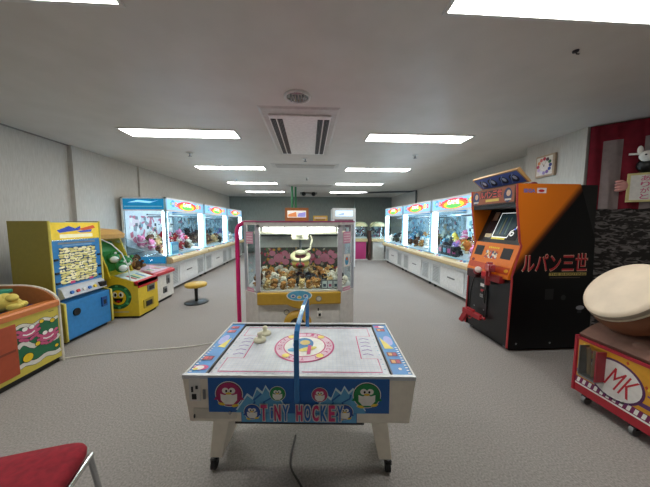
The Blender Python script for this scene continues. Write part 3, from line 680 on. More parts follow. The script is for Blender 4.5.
# ------------------------------------------------------------------ left side machines
# crab whacking game
t = thing('crab_hitting_game', 'low yellow game counter with pink crabs and green waves painted on front', 'arcade game', (-2.6, 2.12, 0), R(90))
ye = mat('#cdbb4c', .45, noise=.04); orr = mat('#c4733a', .45); br = mat('#a34a26', .5)
MB().box(-.62, .575, .03, .85, .0, .06, BLACK).build('plinth', t)
fb = MB().box(-.62, .575, 0, .85, .06, .6, ye).face((0, 0, 0), (1, 0, 0), (0, 0, 1))
gn = mat('#1d6b45', .45); wt = mat('#d8d6cc', .5); ol = BLACK
def wave(z0, z1, x0, x1, dz): return [(x0 + (x1 - x0) * k / 14, z0 + (z1 - z0) * k / 14 + dz * math.sin(k * .9)) for k in range(15)]
def band(lo, hi, m_, l): fb.poly(lo + hi[::-1], m_, l)
a1 = wave(.14, .14, .19, .56, .01); a2 = wave(.52, .5, .19, .56, .012)
band(a1, a2, gn, 0)
def stroke(pp, w, l): fb.line(pp, w + .008, ol, l); fb.line(pp, w, wt, l + 1)
stroke(wave(.15, .14, .19, .56, .012), .04, 1); stroke(wave(.33, .3, .19, .56, .03), .04, 1); stroke(wave(.51, .49, .19, .56, .015), .03, 1)
for x, z in ((.285, .435), (.45, .33)):
    cr = mat('#c8567e', .45)
    for q in (-1, 1):
        for j, (dx, dz) in enumerate(((.075, .035), (.08, -.005), (.06, -.045), (.025, -.06))): fb.oval(x + q * dx, z + dz, .03, .017, ol, 3, q * .5).oval(x + q * dx, z + dz, .027, .014, cr, 4, q * .5)
        fb.oval(x + q * .028, z + .045, .026, .022, ol, 5).oval(x + q * .028, z + .045, .023, .019, PAPER, 6)
    fb.oval(x, z, .083, .045, ol, 3).oval(x, z, .08, .042, cr, 5); fb.line([(x - .05, z), (x - .02, z - .015), (x + .02, z - .015), (x + .05, z)], .012, PAPER, 7)
for x, z, r in ((.26, .21, .042), (.35, .3, .022), (.5, .47, .022), (.52, .2, .018), (.4, .5, .02)):
    fb.oval(x, z, r + .004, r + .002, ol, 7).oval(x, z, r, r - .003, YELLOW, 8)
fb.text('-', .5, .565, .05, .004, DARK, 1)
fb.build('body', t)
dp = MB().box(-.15, .185, -.012, 0, .1, .56, mat('#a8492a', .5)).build('door', t, bevel=.004)
MB().box(-.13, .165, -.015, -.012, .32, .34, mat('#7f3620', .5)).build('door_rail', dp)
MB().prism([(-.015, .6), (-.015, .645), (0, .66), (.08, .66), (.08, .6)], 'x', -.62, .575, orr).build('front_rim', t)
MB().box(-.62, .575, .08, .85, .6, .625, mat('#1c2c6c', .5)).build('play_surface', t)
prof = [(0, .6)] + [(.36 * (1 - math.cos(R(a))), .63 + .18 * math.sin(R(a))) for a in range(0, 91, 10)] + [(.85, .81), (.85, .6)]
MB().prism(prof, 'x', .555, .575, mat('#a8683a', .5)).build('end_panel', t)
MB().tube([(.582, -.0, .0), (.582, 0, .3), (.582, 0, .6)] + [(.582, .36 * (1 - math.cos(R(a))), .63 + .18 * math.sin(R(a))) for a in range(0, 91, 10)] + [(.582, .85, .81)], .012, mat('#d6d0c0', .5), 10).build('edge_rail', t)
MB().box(-.62, .5, .33, .43, .765, .8, mat('#2a8a6c', .5)).box(-.62, .5, .55, .85, .62, .8, mat('#24584a', .5)).build('green_hood', t, bevel=.008)
ml = MB(); ym = mat('#d2bf5a', .6)
ml.ball((0, 0, .085), (.14, .07, .085), ym, 16, 10).ball((.1, .02, .06), (.06, .055, .055), ym)
for k in range(4): ml.ball((.11 + .01 * k, -.05 + .032 * k, .04), (.05, .02, .035), ym)
for k in range(5): ml.ball((-.08 + .045 * k, -.02 + .02 * (k % 2), .14 - .008 * abs(k - 2)), (.045, .05, .04), ym)
ml.ball((-.14, 0, .07), (.04, .05, .05), BLACK)
tag(ml.build('padded_mitt', loc=(-2.86, 2.41, .627), rz=R(40)), 'lumpy yellow padded mitt lying on the dark blue top of crab game', 'mitt')

# tall olive and blue machine
t = thing('card_vending_game', 'tall olive and light blue machine with bright picture window, behind crab counter', 'arcade game', (-2.85, 3.37, 0), R(89))
oli = mat('#8a7f34', .5, noise=.03); yed = mat('#c9bb55', .45); cb = mat('#2f80c0', .35)
hw = .335
side = [(-.0, .04), (-.0, .5), (.1, .53), (.1, 1.47), (.53, 1.47), (.53, .04)]
for s in (-1, 1): MB().prism(side, 'x', s * hw - .015, s * hw + .015, oli).build('side_panel', t)
for s in (-1, 1): MB().tube([(s * hw, .0, .05), (s * hw, -.0, .5), (s * hw, .1, .53), (s * hw, .1, 1.47)], .013, yed, 8).build('edge_strip', t)
MB().box(-hw + .016, hw - .016, .12, .52, .05, 1.45, mat('#33658c', .5)).build('inner_body', t)
lo = MB().box(-hw + .016, hw - .016, .01, .12, .05, .5, cb).build('lower_door', t, bevel=.005)
MB().cyl((-.19, .01, .36), (-.19, -.005, .36), .045, BLACK, 24).build('speaker', lo)
MB().box(.17, .25, -.01, .01, .3, .43, mat('#1c4f90', .4)).box(.19, .23, -.014, -.01, .33, .39, DARK).build('coin_slot', lo)
MB().box(-.3, .3, .06, .5, 0, .05, BLACK).build('plinth', t)
u = MB().box(-hw + .016, hw - .016, .1, .125, .53, 1.46, cb); u.face((0, .1, 0), (1, 0, 0), (0, 0, 1))
u.rect(-.33, .33, 1.24, 1.455, mat('#e6c83a', .4, em=.15), 0)
for pts, c in (([(-.25, 1.36), (-.1, 1.41), (-.02, 1.38), (.05, 1.41), (.05, 1.36), (-.08, 1.345), (-.22, 1.33)], '#2846b4'), ([(.02, 1.37), (.24, 1.42), (.27, 1.38), (.1, 1.35)], '#d0582c'), ([(.0, 1.345), (.22, 1.365), (.2, 1.33), (.05, 1.325)], '#3050c0')):
    u.poly(pts, mat(c, .4, em=.1), 1)
u.rect(-.22, .22, 1.265, 1.31, mat('#f2ecc8', .4, em=.2), 1).rect(-.33, .33, 1.235, 1.245, CHROME, 2)
u.rect(-.25, .25, 1.19, 1.215, STEEL, 1).rect(-.2, .2, 1.165, 1.18, mat('#7ea8cc', .4), 1)
u.rect(-.245, .245, .7, 1.15, mat('#23415e', .4), 1); rr = random.Random(5)
for j in range(14):
    for i in range(8):
        x = -.22 + .062 * i + rr.uniform(-.012, .012) ; z = .725 + .031 * j + rr.uniform(-.006, .006)
        u.oval(x, z, rr.uniform(.03, .042), rr.uniform(.012, .018), mat(rr.choice(['#e6dfa0', '#d9d2a6', '#c7bf74', '#efe9c0', '#dcd48e']), .5, em=.12), 2 + (i + j) % 3, rr.uniform(-.3, .3), 10)
        if rr.random() < .35: u.oval(x, z + .012, .01, .007, mat('#26406a', .5), 6, 0, 8)
for x in (-.14, .12): u.rect(x, x + .06, .7, .73, mat('#d8407c', .4), 7)
u.build('display_front', t)
MB().prism([(.1, .53), (.02, .56), (.06, .66), (.1, .68)], 'x', -.3, .3, mat('#b8bec4', .3, .3)).build('control_shelf', t)
for i in range(5): MB().cyl((-.2 + .08 * i, .05, .6), (-.2 + .08 * i, .02, .61), .02, [BLUE, RED, WHITE, BLUE, YELLOW][i], 12).build('button', t)
MB().box(.19, .27, .0, .06, .58, .64, BLACK).build('ticket_slot', t)
for z in (.72, .84, 1.0):
    for s in (-1, 1): MB().box(s * .29 - .02, s * .29 + .02, .085, .1, z, z + .025, DARK).build('hinge', t)

# yellow dome game
t = thing('frog_dome_game', 'yellow kiddie game with clear dome over green frogs, grinning face on side', 'arcade game', (-2.575, 4.1, 0), R(90))
yg = mat('#d8b928', .4, noise=.04); hw = .24; gr = mat('#2f8a48', .5)
sp = [(0, .04), (0, .5), (.06, .56), (.36, .66), (.42, .95), (.55, 1.28), (.85, 1.34), (.85, .04)]
MB().prism(sp[:4] + [(.42, .66), (.85, .66), (.85, .04)], 'x', -hw, hw, yg).build('body', t)
for s in (-1, 1):
    b = MB().prism([(.38, .62), (.42, .78), (.56, 1.2), (.85, 1.3), (.85, .6)], 'x', s * hw - .012, s * hw + .012, yg)
    b.build('side_panel', t)
b = MB(); b.face((-hw, .3, .34), (0, -1, 0), (0, 0, 1))
b.oval(0, .0, .2, .19, mat('#1d5a34', .5), 0, n=32).oval(0, -.005, .165, .15, mat('#2f8a50', .5), 1, n=32).oval(.01, -.01, .12, .12, BLACK, 2).oval(.01, -.01, .113, .113, YELLOW, 3)
for q in (-1, 1): b.oval(.01 + q * .045, .035, .034, .042, PAPER, 4).oval(.01 + q * .038, .03, .018, .026, BLACK, 5)
b.poly([(-.065, -.02), (.085, -.02), (.06, -.075), (.01, -.095), (-.04, -.075)], BLACK, 4).oval(.01, -.07, .03, .018, RED, 5)
for k in range(8): b.oval(.18 * math.cos(k * .8), .165 * math.sin(k * .8), .022, .016, mat('#54a868', .5), 2)
b.rect(-.13, .15, -.24, -.225, mat('#b0a890', .5), 0).build('side_sticker', t)
b = MB().box(-hw, hw, -.012, .0, .47, .56, RED).prism([(-.012, .56), (.06, .565), (.06, .5), (-.012, .5)], 'x', -hw, hw, RED); b.build('red_band', t)
m = MB(); m.face((0, .06, .563), (1, 0, 0), (0, .3, .1)).rect(-.22, .22, 0, .3, mat('#c9cdc8', .4), 0)
for k in range(6): m.rect(-.2 + .07 * k, -.15 + .07 * k, .04, .2, mat(['#e8e4d8', '#b04038', '#4a8a5a', '#e0d070', '#6a8ab0', '#e8e4d8'][k], .5), 1)
m.build('control_top', t)
for x, z, wd, hh in ((.06, .38, .09, .07), (-.02, .14, .12, .1)):
    MB().box(x - wd, x + wd, -.012, .0, z - .02, z + hh + .01, mat('#a89430', .5) if z < .3 else STEEL).box(x - wd * .6, x + wd * .6, -.02, -.01, z, z + hh * .8, BLACK).build('coin_door' if z > .3 else 'prize_door', t)
MB().box(-hw + .03, hw - .03, .03, .8, 0, .04, BLACK).build('plinth', t)
bk = MB().prism([(.66, .66), (.6, 1.0), (.68, 1.15), (.8, 1.15), (.8, .66)], 'x', -hw + .015, hw - .015, gr).build('frog_hill', t)
fd = []
for i, (x, y, z, r) in enumerate(((-.14, .28, .78, .085), (-.06, .46, .9, .085), (.12, .4, .82, .085))):
    f = MB().ball((x, y, z), (r, r, r * 1.05), gr, 16, 10).ball((x - r * .32, y - r * .4, z - .01), (r * .72, r * .68, r * .68), PAPER, 16, 10)
    for q in (-1, 1): f.ball((x + q * r * .45, y - r * .5 - q * .3 * r, z + r * .95), r * .32, gr).ball((x + q * r * .4, y - r * .78, z + r * 1.0), r * .2, PAPER, 10, 8).ball((x + q * r * .36, y - r * .95, z + r), r * .09, BLACK, 6, 5)
    f.tube([(x - r * .45, y - r * 1.04, z - .01), (x, y - r * 1.14, z - .028), (x + r * .45, y - r * 1.04, z - .01)], .005, RED, 6)
    f.build('frog_figure', t)
dm = MB(); pr_ = [(.1, .585), (.12, .8), (.2, 1.0), (.34, 1.14), (.55, 1.24)]
for i in range(4):
    a, b_ = pr_[i], pr_[i + 1]; dm.add([(-hw, a[0], a[1]), (hw, a[0], a[1]), (hw, b_[0], b_[1]), (-hw, b_[0], b_[1])], [(0, 1, 2, 3)], GLASS, True)
for s in (-1, 1): dm.add([(s * hw, y, z) for y, z in pr_ + [(.55, .66), (.36, .66)]], [tuple(range(7))], GLASS)
dm.build('clear_dome', t)
MB().tube([(-hw, a, b) for a, b in pr_], .008, mat('#cfd4d4', .3), 8).build('dome_edge', t)
MB().prism([(.5, 1.2), (.48, 1.27), (.6, 1.34), (.85, 1.36), (.85, 1.28)], 'x', -hw - .01, hw + .01, mat('#c79a52', .4)).build('top_arch', t)

# red and white low dome game
t = thing('sweet_pusher_game', 'low white cabinet with red rim between yellow frog game and first left crane', 'arcade game', (-2.68, 4.76, 0), R(90))
hw = .31
MB().box(-hw, hw, 0.02, .75, .05, .5, mat('#dad7d0', .4)).build('body', t, bevel=.006)
MB().box(-hw + .03, hw - .03, .05, .7, 0, .05, BLACK).build('plinth', t)
MB().prism([(-.01, .5), (-.01, .55), (.03, .57), (.75, .66), (.75, .5)], 'x', -hw - .01, hw + .01, mat('#c02a34', .4)).build('red_rim', t)
m = MB(); m.face((0, .05, .576), (1, 0, 0), (0, .72, .09)).rect(-hw + .04, hw - .04, .0, .62, mat('#e0b8c0', .4), 0)
for k in range(7): m.rect(-.25 + .07 * k, -.2 + .07 * k, .05 + .02 * (k % 3), .22, mat(['#d0566a', '#e8d8a0', '#6aa07a', '#f0e8e0', '#c05080', '#e0c050', '#80a8c0'][k], .5), 1)
m.build('picture_top', t)
MB().box(-.05, .05, .0, .02, .15, .26, STEEL).box(-.035, .035, -.008, .002, .165, .23, BLACK).build('prize_door', t)
MB().box(.07, .16, .0, .02, .3, .46, STEEL).box(.09, .12, -.006, .0, .32, .4, DARK).build('coin_door', t)
m = MB(); ds = [(.3 + .3 * math.cos(R(a)) * 1.2, .62 + .3 * math.sin(R(a))) for a in range(180, -1, -20)]
for i in range(len(ds) - 1):
    a, b_ = ds[i], ds[i + 1]; m.add([(-hw + .04, a[0] + .07, a[1]), (hw - .04, a[0] + .07, a[1]), (hw - .04, b_[0] + .07, b_[1]), (-hw + .04, b_[0] + .07, b_[1])], [(0, 1, 2, 3)], GLASS, True)
m.build('clear_dome', t)
o = plush('dark brown', -3.05, 4.68, .62, .2, R(60), 'large, lying under clear dome of the low red-rimmed cabinet', 'toy'); o['group'] = 'toy under the red-rimmed dome'
o = plush('golden brown', -3.12, 4.45, .62, .15, R(30), 'under clear dome beside the large dark brown one', 'toy'); o['group'] = 'toy under the red-rimmed dome'

# stool
t = thing('stool', 'round yellow-topped stool with black pedestal in front of left wall cranes', 'stool', (-2.06, 4.6, 0))
MB().lathe([(0, .3), (.17, .3), (.185, .315), (.185, .345), (.17, .358), (0, .362)], (0, 0, 0), mat('#c9a43c', .5), 32).build('seat', t)
MB().lathe([(.0, .3), (.035, .3), (.028, .2), (.028, .03)], (0, 0, 0), BLACK).build('pedestal', t)
MB().lathe([(.03, .035), (.16, .02), (.2, .01), (.2, 0), (0, 0)], (0, 0, 0), BLACK, 32).build('base', t)

# cable across the carpet
def smooth(pts, n=6):
    P = [Vector(p) for p in pts]; o = []
    for i in range(len(P) - 1):
        a, b, c, d = P[max(0, i-1)], P[i], P[i+1], P[min(len(P)-1, i+2)]
        for k in range(n):
            u = k / n; o.append(.5 * ((2*b) + (c-a)*u + (2*a-5*b+4*c-d)*u*u + (3*b-a-3*c+d)*u**3))
    return o + [P[-1]]
tag(MB().tube(smooth([(-2.66, 2.72, .007), (-2.3, 2.8, .007), (-1.8, 2.86, .007), (-1.35, 2.92, .007), (-1.0, 3.06, .007), (-.6, 3.25, .007)]), .007, mat('#d4d0c8', .5), 6).build('power_cord'),
    'white cord lying across the carpet from crab game towards claw machine', 'cord')
tag(MB().tube(smooth([(-.1, 1.6, .006), (-.12, 1.4, .006), (-.06, 1.28, .006), (.02, 1.15, .006), (.05, 1.0, .006)]), .006, mat('#4a4644', .6), 6).build('floor_cord'),
    'dark cord on the floor beneath the hockey table', 'cord')

# red chair, lower left
t = thing('chair', 'red upholstered chair with chrome frame at the lower left corner', 'chair', (-1.14, .86, 0), R(13))
mr = mat('#8c1526', .9, noise=.12, scale=40, bump=.3)
def rr4(a, b, e, n=40): return [(a * math.copysign(abs(math.cos(2 * PI * k / n)) ** e, math.cos(2 * PI * k / n)), b * math.copysign(abs(math.sin(2 * PI * k / n)) ** e, math.sin(2 * PI * k / n))) for k in range(n)]
m = MB(); lay = [(.93, .43), (1, .445), (1.01, .465), (.985, .48), (.92, .49), (.6, .497), (.0, .5)]; vs = []
for f_, z_ in lay: vs += [(x * f_, y * f_, z_) for x, y in rr4(.22, .215, .32)]
m.add(vs, [tuple(range(40))[::-1]] + [(r_ * 40 + k, r_ * 40 + (k + 1) % 40, (r_ + 1) * 40 + (k + 1) % 40, (r_ + 1) * 40 + k) for r_ in range(6) for k in range(40)], mr, True); m.build('seat', t)
mo = MB()
pp = []
for x, y in ((.22, .17), (-.22, .17)):
    mo2 = MB().tube([(x, y, .435), (x * 1.1, y + .06, 0)], .011, CHROME, 10).build('leg', t)
for x, y in ((.22, -.2), (-.22, -.2)):
    MB().tube([(x, y, .435), (x * 1.1, y - .08, 0)], .011, CHROME, 10).build('leg', t)
MB().tube([(.222, .18, .43), (.222, -.22, .43), (.22, -.27, .5), (.2, -.32, .82), (-.2, -.32, .82), (-.22, -.27, .5), (-.222, -.22, .43), (-.222, .18, .43)], .011, CHROME, 10).build('seat_frame', t)
MB().box(-.19, .19, -.335, -.29, .55, .8, mr).build('backrest', t, bevel=.015)

# ------------------------------------------------------------------ shooting cabinet
t = thing('shooting_game_cabinet', 'tall orange and black light-gun arcade cabinet with red Japanese lettering', 'arcade cabinet', (2.2, 2.935, 0), R(-90))
hw = .365
og = bpy.data.materials.new('orange_to_black_print'); og.use_nodes = True
nt = og.node_tree; b = nt.nodes['Principled BSDF']; b.inputs['Roughness'].default_value = .3; b.inputs['Specular IOR Level'].default_value = .25
tc = nt.nodes.new('ShaderNodeTexCoord'); sx = nt.nodes.new('ShaderNodeSeparateXYZ'); nt.links.new(tc.outputs['Object'], sx.inputs[0])
m1 = nt.nodes.new('ShaderNodeMath'); m1.operation = 'MULTIPLY_ADD'; m1.inputs[1].default_value = -1.25; nt.links.new(sx.outputs['Y'], m1.inputs[0]); nt.links.new(sx.outputs['Z'], m1.inputs[2])
rp = nt.nodes.new('ShaderNodeValToRGB'); nt.links.new(m1.outputs[0], rp.inputs['Fac'])
E_ = rp.color_ramp.elements; E_[0].position = .84; E_[0].color = lin('#08080a'); E_[1].position = .99; E_[1].color = lin('#d9741c')
e = E_.new(.9); e.color = lin('#5c2c10')
nt.links.new(rp.outputs['Color'], b.inputs['Base Color'])
og2 = mat('#dd7418', .35, noise=.03)
prof = [(0, .05), (.015, .8), (.01, .86), (.1, 1.2), (.08, 1.24), (.02, 1.66), (.01, 1.865), (.72, 1.865), (.94, 1.27), (.98, .05)]
for s in (-1, 1):
    sp_ = MB().prism(prof, 'x', s * hw - .015, s * hw + .015, og)
    if s > 0:
        sp_.face((hw + .015, 0, 0), (0, 1, 0), (0, 0, 1))
        sp_.text('SEGA', .14, 1.79, .13, .04, mat('#2a6cc8', .4), 1, .03).rect(.225, .33, 1.765, 1.82, mat('#e6d8dc', .5), 1)
        sp_.oval(.275, 1.79, .035, .014, RED, 2)
        # dark shape falling across the orange field
        sp_.text('ルパン三世', .49, 1.015, .77, .205, mat('#d8b49c', .5), 2, .02); sp_.text('ルパン三世', .49, 1.015, .755, .19, mat('#b01c2c', .4), 3, .012)
        sp_.rect(.43, .87, .868, .9, mat('#b8a458', .4), 1).text('THE SHOOTING', .65, .884, .42, .024, mat('#1a1410', .4), 2, .02)
        sp_.rect(.44, .8, .842, .847, mat('#6c5c50', .5), 1)
        sp_.oval(.62, .62, .03, .03, mat('#1c1c1e', .3), 1); sp_.rect(.4, .5, .6, .72, mat('#141416', .3), 1)
        sp_.oval(.83, .5, .05, .025, mat('#8c8e94', .3), 1).rect(.8, .85, .44, .47, mat('#2c2c30', .4), 1)
        for y_ in (.1, .5, .9): sp_.oval(y_, .1, .012, .012, STEEL, 1)
    sp_.build('side_panel', t)
    MB().tube([(s * (hw + .006), y, z) for y, z in prof[:7]], .011, mat('#b43a3c', .4), 8).build('edge_trim', t)
MB().box(-hw + .016, hw - .016, .3, .96, .05, 1.86, BLACK).build('inner_body', t)
MB().box(-.33, .33, .06, .9, 0, .05, BLACK).build('plinth', t)
for x in (-.3, .3):
    MB().cyl((x, .04, .02), (x, .04, .06), .02, STEEL, 10).build('foot', t)
ld = MB().box(-hw + .016, hw - .016, .015, .3, .05, .82, mat('#121214', .35)); ld.build('lower_front', t)
cd = MB().box(-.24, .02, .0, .016, .28, .76, mat('#1d1d20', .35)); cd.face((0, 0, 0), (1, 0, 0), (0, 0, 1))
cd.rect(-.1, -.03, .64, .68, PAPER, 1).rect(-.09, -.03, .575, .605, mat('#c03040', .4), 1).rect(-.1, -.03, .5, .54, mat('#b8b8b4', .4), 1)
for k in range(3): cd.rect(-.09 + .02 * k, -.08 + .02 * k, .505, .535, BLACK, 2)
cd.rect(-.2, -.14, .6, .7, mat('#2c2c30', .3), 1); cd.oval(-.2, .35, .012, .012, STEEL, 1).oval(-.02, .35, .012, .012, STEEL, 1)
cd.build('coin_door', t, bevel=.003)
# control panel
p0, p1 = Vector((0, -.02, .85)), Vector((0, .1, 1.2))
cp = MB().prism([(-.02, .85), (.1, 1.2), (.3, 1.2), (.3, .82), (-.02, .82)], 'x', -hw + .01, hw - .01, og2)
cp.face((0, -.02, .85), (1, 0, 0), tuple(p1 - p0))
for x in (-.24, .22): cp.rect(x - .075, x + .075, .19, .32, mat('#15151a', .6), 1)
for k in range(6): cp.oval(-.075 + .03 * k, .31, .012, .012, YELLOW, 1)
cp.rect(-.11, .09, .17, .27, printed('shot_print', ['#3a3c58', '#c04a30', '#e0b060', '#6a7a9a', '#d8d0c0'], 40), 1)
cp.rect(-.34, .34, .02, .1, mat('#b8421c', .4), 1); cp.oval(-.29, .12, .03, .02, mat('#7c1c18', .5), 2).oval(.3, .06, .03, .02, mat('#d8a020', .5), 2)
cp.build('control_panel', t)
# screen
sc = MB().prism([(.1, 1.2), (.3, 1.66), (.32, 1.66), (.32, 1.2)], 'x', -hw + .016, hw - .016, BLACK)
v = Vector((0, .2, .46)); sc.face((0, .1, 1.2), (1, 0, 0), tuple(v))
sc.rect(-.26, .26, .05, .44, mat('#171a22', .2), 0)
wm_ = mat('#e8ece8', .4, em=.6)
sc.line([(-.12, .08), (-.12, .4), (.2, .4), (.2, .2), (.14, .16), (.12, .08), (-.12, .08)], .014, wm_, 2)
sc.poly([(-.1, .1), (-.1, .38), (.18, .38), (.18, .21), (.12, .17), (.1, .1)], mat('#2f4850', .3, em=.15), 1)
sc.oval(.17, .13, .03, .03, wm_, 3).oval(.17, .13, .015, .015, BLACK, 4).oval(.19, .19, .012, .012, mat('#4a6ae0', .4, em=.5), 3)
sc.rect(-.25, -.14, .07, .12, mat('#c8b890', .4, em=.1), 1).rect(-.24, -.16, .3, .42, mat('#8a6a58', .4), 1).rect(-.12, .1, .05, .075, mat('#d8c84a', .4, em=.3), 1)
for k in range(5): sc.rect(-.06 + .04 * k, -.045 + .04 * k, .12, .34, mat(['#4a7078', '#8a8a60', '#3a5a80', '#6a8a7a', '#2a4050'][k], .4, em=.1), 2)
sc.build('screen', t)
MB().box(-hw + .016, hw - .016, .03, .3, 1.62, 1.68, BLACK).build('hood', t)
mq = MB().box(-hw + .016, hw - .016, .01, .3, 1.67, 1.86, mat('#3a2620', .4)); mq.face((0, .01, 0), (1, 0, 0), (0, 0, 1))
mq.rect(-.34, .34, 1.68, 1.855, mat('#8a4a2a', .4, em=.1), 0).rect(-.2, .16, 1.75, 1.84, mat('#2c1a18', .4), 1)
mq.text('ルパン三世', -.02, 1.795, .36, .085, mat('#c8483c', .4, em=.2), 3, .02).rect(-.1, .12, 1.705, 1.735, mat('#c8b050', .4, em=.1), 1)
for x, c in ((-.28, '#2a3c66'), (.25, '#24345c')): mq.oval(x, 1.76, .06, .08, mat(c, .4), 1).oval(x + .01, 1.78, .03, .035, mat('#c9a88c', .4), 2).rect(x - .04, x + .05, 1.7, 1.72, mat('#c8c4bc', .4), 2)
mq.build('marquee', t)
# topper board leaning forward
tp = MB().prism([(.0, 2.015), (.15, 1.885), (.175, 1.89), (.03, 2.04)], 'x', -.365, .365, mat('#b8905c', .5))
tp.face((0, .15, 1.885), (1, 0, 0), (0, -.15, .13), .001)
tp.rect(-.345, .345, .015, .185, mat('#4a62b0', .4), 0)
for x, r in ((-.24, .06), (-.09, .065), (.09, .06), (.24, .06)): tp.oval(x, .095, r, r * .95, mat('#141a34', .4), 1).oval(x + .015, .1, r * .4, r * .5, mat('#c4cce0', .4), 2).line([(x - .07, .03), (x - .02, .12), (x + .03, .16)], .012, mat('#7f96cc', .4), 3)
tp.build('topper_sign', t)
MB().box(-.1, .1, .15, .2, 1.865, 1.9, BLACK).build('topper_bracket', t)
m = MB()
for k in range(5): m.ball((.1 + .05 * k - .1, .35 + .02 * (k % 2), 1.885), (.035, .04, .03), mat('#6c1c30', .6))
m.build('top_garland', t)
# guns: one holstered, one hanging
def gun(name, T, label, cord):
    g = thing(name, label, 'light gun', (0, 0, 0), 0, 'red light guns of the orange cabinet')
    rd = mat('#a01c24', .35, coat=.3); m = MB(); m.T = T
    m.box(-.13, .09, -.022, .022, 0, .055, rd).cyl((-.13, 0, .035), (-.17, 0, .035), .014, rd, 12).box(-.04, .05, -.018, .018, .055, .075, rd)
    m.build('barrel', g, bevel=.006)
    m = MB(); m.T = T; m.prism([(.03, 0), (.085, 0), (.125, -.11), (.075, -.12)], 'y', -.019, .019, rd); m.build('grip', g, bevel=.006)
    m = MB(); m.T = T; m.ring((.005, 0, -.018), .022, .005, rd, (0, 1, 0), 14); m.build('trigger_guard', g)
    MB().tube(smooth(cord), .008, BLACK, 8).build('cord', g)
gun('light_gun', Matrix.Translation((2.1, 2.76, .885)) @ Matrix.Scale(1.45, 4) @ Matrix.Rotation(R(60), 4, 'Z') @ Matrix.Rotation(R(8), 4, 'Y'), 'red light gun resting in the holster below control panel', [(2.16, 2.84, .8), (2.14, 2.86, .6), (2.16, 2.9, .45), (2.18, 2.95, .6)])
gun('light_gun', Matrix.Translation((2.11, 3.08, .24)) @ Matrix.Scale(1.2, 4) @ Matrix.Rotation(R(105), 4, 'Z') @ Matrix.Rotation(R(-6), 4, 'Y'), 'red light gun hanging low on its cord near the floor', [(2.13, 3.13, .3), (2.14, 3.14, .45), (2.15, 3.13, .62), (2.17, 3.1, .78)])
hm = MB().box(-.02, .28, -.06, .012, .76, .84, mat('#8c1c20', .5)).box(-.3, -.12, -.06, .012, .74, .84, mat('#3a1416', .5)).box(.02, .1, -.09, -.05, .8, .86, RED).ball((-.06, -.07, .86), (.05, .035, .04), mat('#d8c8c0', .5)).ball((-.1, -.06, .83), (.05, .035, .04), mat('#8c1c20', .5))
hm.build('gun_holster', t, bevel=.008)

# wall clock
t = thing('wall_clock', 'square wall clock with coloured dots on white wall above the cabinet', 'clock', (3.605, 3.67, 2.31), R(-90))
MB().box(-.155, .155, -.03, .012, -.165, .165, mat('#b39c84', .5)).build('case', t, bevel=.014)
m = MB().box(-.125, .125, -.034, -.028, -.135, .135, mat('#ddd6ca', .5)); m.face((0, -.034, 0), (1, 0, 0), (0, 0, 1))
for k in range(12):
    a = R(30 * k); m.oval(.1 * math.sin(a), .105 * math.cos(a), .025, .026, mat(['#b8324a', '#4a2c3c', '#2c6040', '#3a3c80', '#3048a0', '#7a5aa0', '#9c8cc0', '#e0d8e8', '#c8b0d8', '#c04a6a', '#e08a5a', '#d86a6a'][k], .5), 1)
m.oval(0, 0, .065, .068, mat('#e6ddd8', .5), 0); m.build('dial', t)
m = MB(); m.face((0, -.036, 0), (1, 0, 0), (0, 0, 1)).line([(0, 0), (-.03, .04)], .008, mat('#a88a6a', .4), 2).line([(0, 0), (.03, .06)], .006, mat('#a88a6a', .4), 2).oval(0, 0, .009, .009, BLACK, 3); m.build('hands', t)

# curtain of red and grey stripes, leaf cloth, board
dirv = Vector((bx - ax, by - ay, 0)).normalized(); nrm = Vector((dirv.y, -dirv.x, 0))
nrm = -nrm if nrm.y > 0 else nrm
def cloth(name, s0, s1, z0, z1, colf, amp, off, label, cat, k=140, sag=0.):
    m = MB(); 
    rows_ = [z0 + (z1 - .2 - z0) * j / 4 for j in range(5)] + [z1]
    mats = [[colf(s0 + (s1 - s0) * (i + .5) / k, (rows_[j] + rows_[j + 1]) / 2) for i in range(k)] for j in range(5)]
    vs = []
    for side in (0, 1):
        for j, z in enumerate(rows_):
            for i in range(k + 1):
                s_ = s0 + (s1 - s0) * i / k
                w_ = off + amp * (math.sin(s_ * 38) * (1 - .4 * j / 5) + .4 * math.sin(s_ * 71 + j)) + side * .004
                zz = z - (sag * math.sin(s_ * 30) if j == 0 else 0)
                p = Vector((ax, ay, 0)) + dirv * s_ + nrm * w_; vs.append((p.x, p.y, zz))
    n = k + 1; S = 6 * n
    base = len(m.v); m.add(vs, [], mats[0][0])
    for side in (0, 1):
        for j in range(5):
            for i in range(k):
                q = [side * S + j * n + i, side * S + j * n + i + 1, side * S + (j + 1) * n + i + 1, side * S + (j + 1) * n + i]
                m.f.append(q if side else q[::-1]); m.m.append(m.mi(mats[j][i])); m.sm.append(True)
    return tag(m.build(name), label, cat)
cr_, cg_ = mat('#7a1428', .95, noise=.1, scale=12), mat('#8d7f7e', .95, noise=.08, scale=12)
def stripes(s, z=0):
    return cg_ if z < 2.47 and (s - .12) % .34 < .17 and s > .12 else cr_
cloth('curtain', .0, 1.7, 1.62, 2.675, stripes, .012, .03, 'dark red and grey striped curtain hanging on the slanted wall beside clock', 'curtain', sag=.006)
lf = bpy.data.materials.new('leaf_print_cloth'); lf.use_nodes = True
nt = lf.node_tree; b = nt.nodes['Principled BSDF']; b.inputs['Roughness'].default_value = .95
tc = nt.nodes.new('ShaderNodeTexCoord'); mp = nt.nodes.new('ShaderNodeMapping'); mp.inputs['Rotation'].default_value = (.3, .5, .4); mp.inputs['Scale'].default_value = (7, 7, 17)
nz = nt.nodes.new('ShaderNodeTexNoise'); nz.inputs['Scale'].default_value = 1.6; nz.inputs['Detail'].default_value = 3; nz.inputs['Distortion'].default_value = 1.2
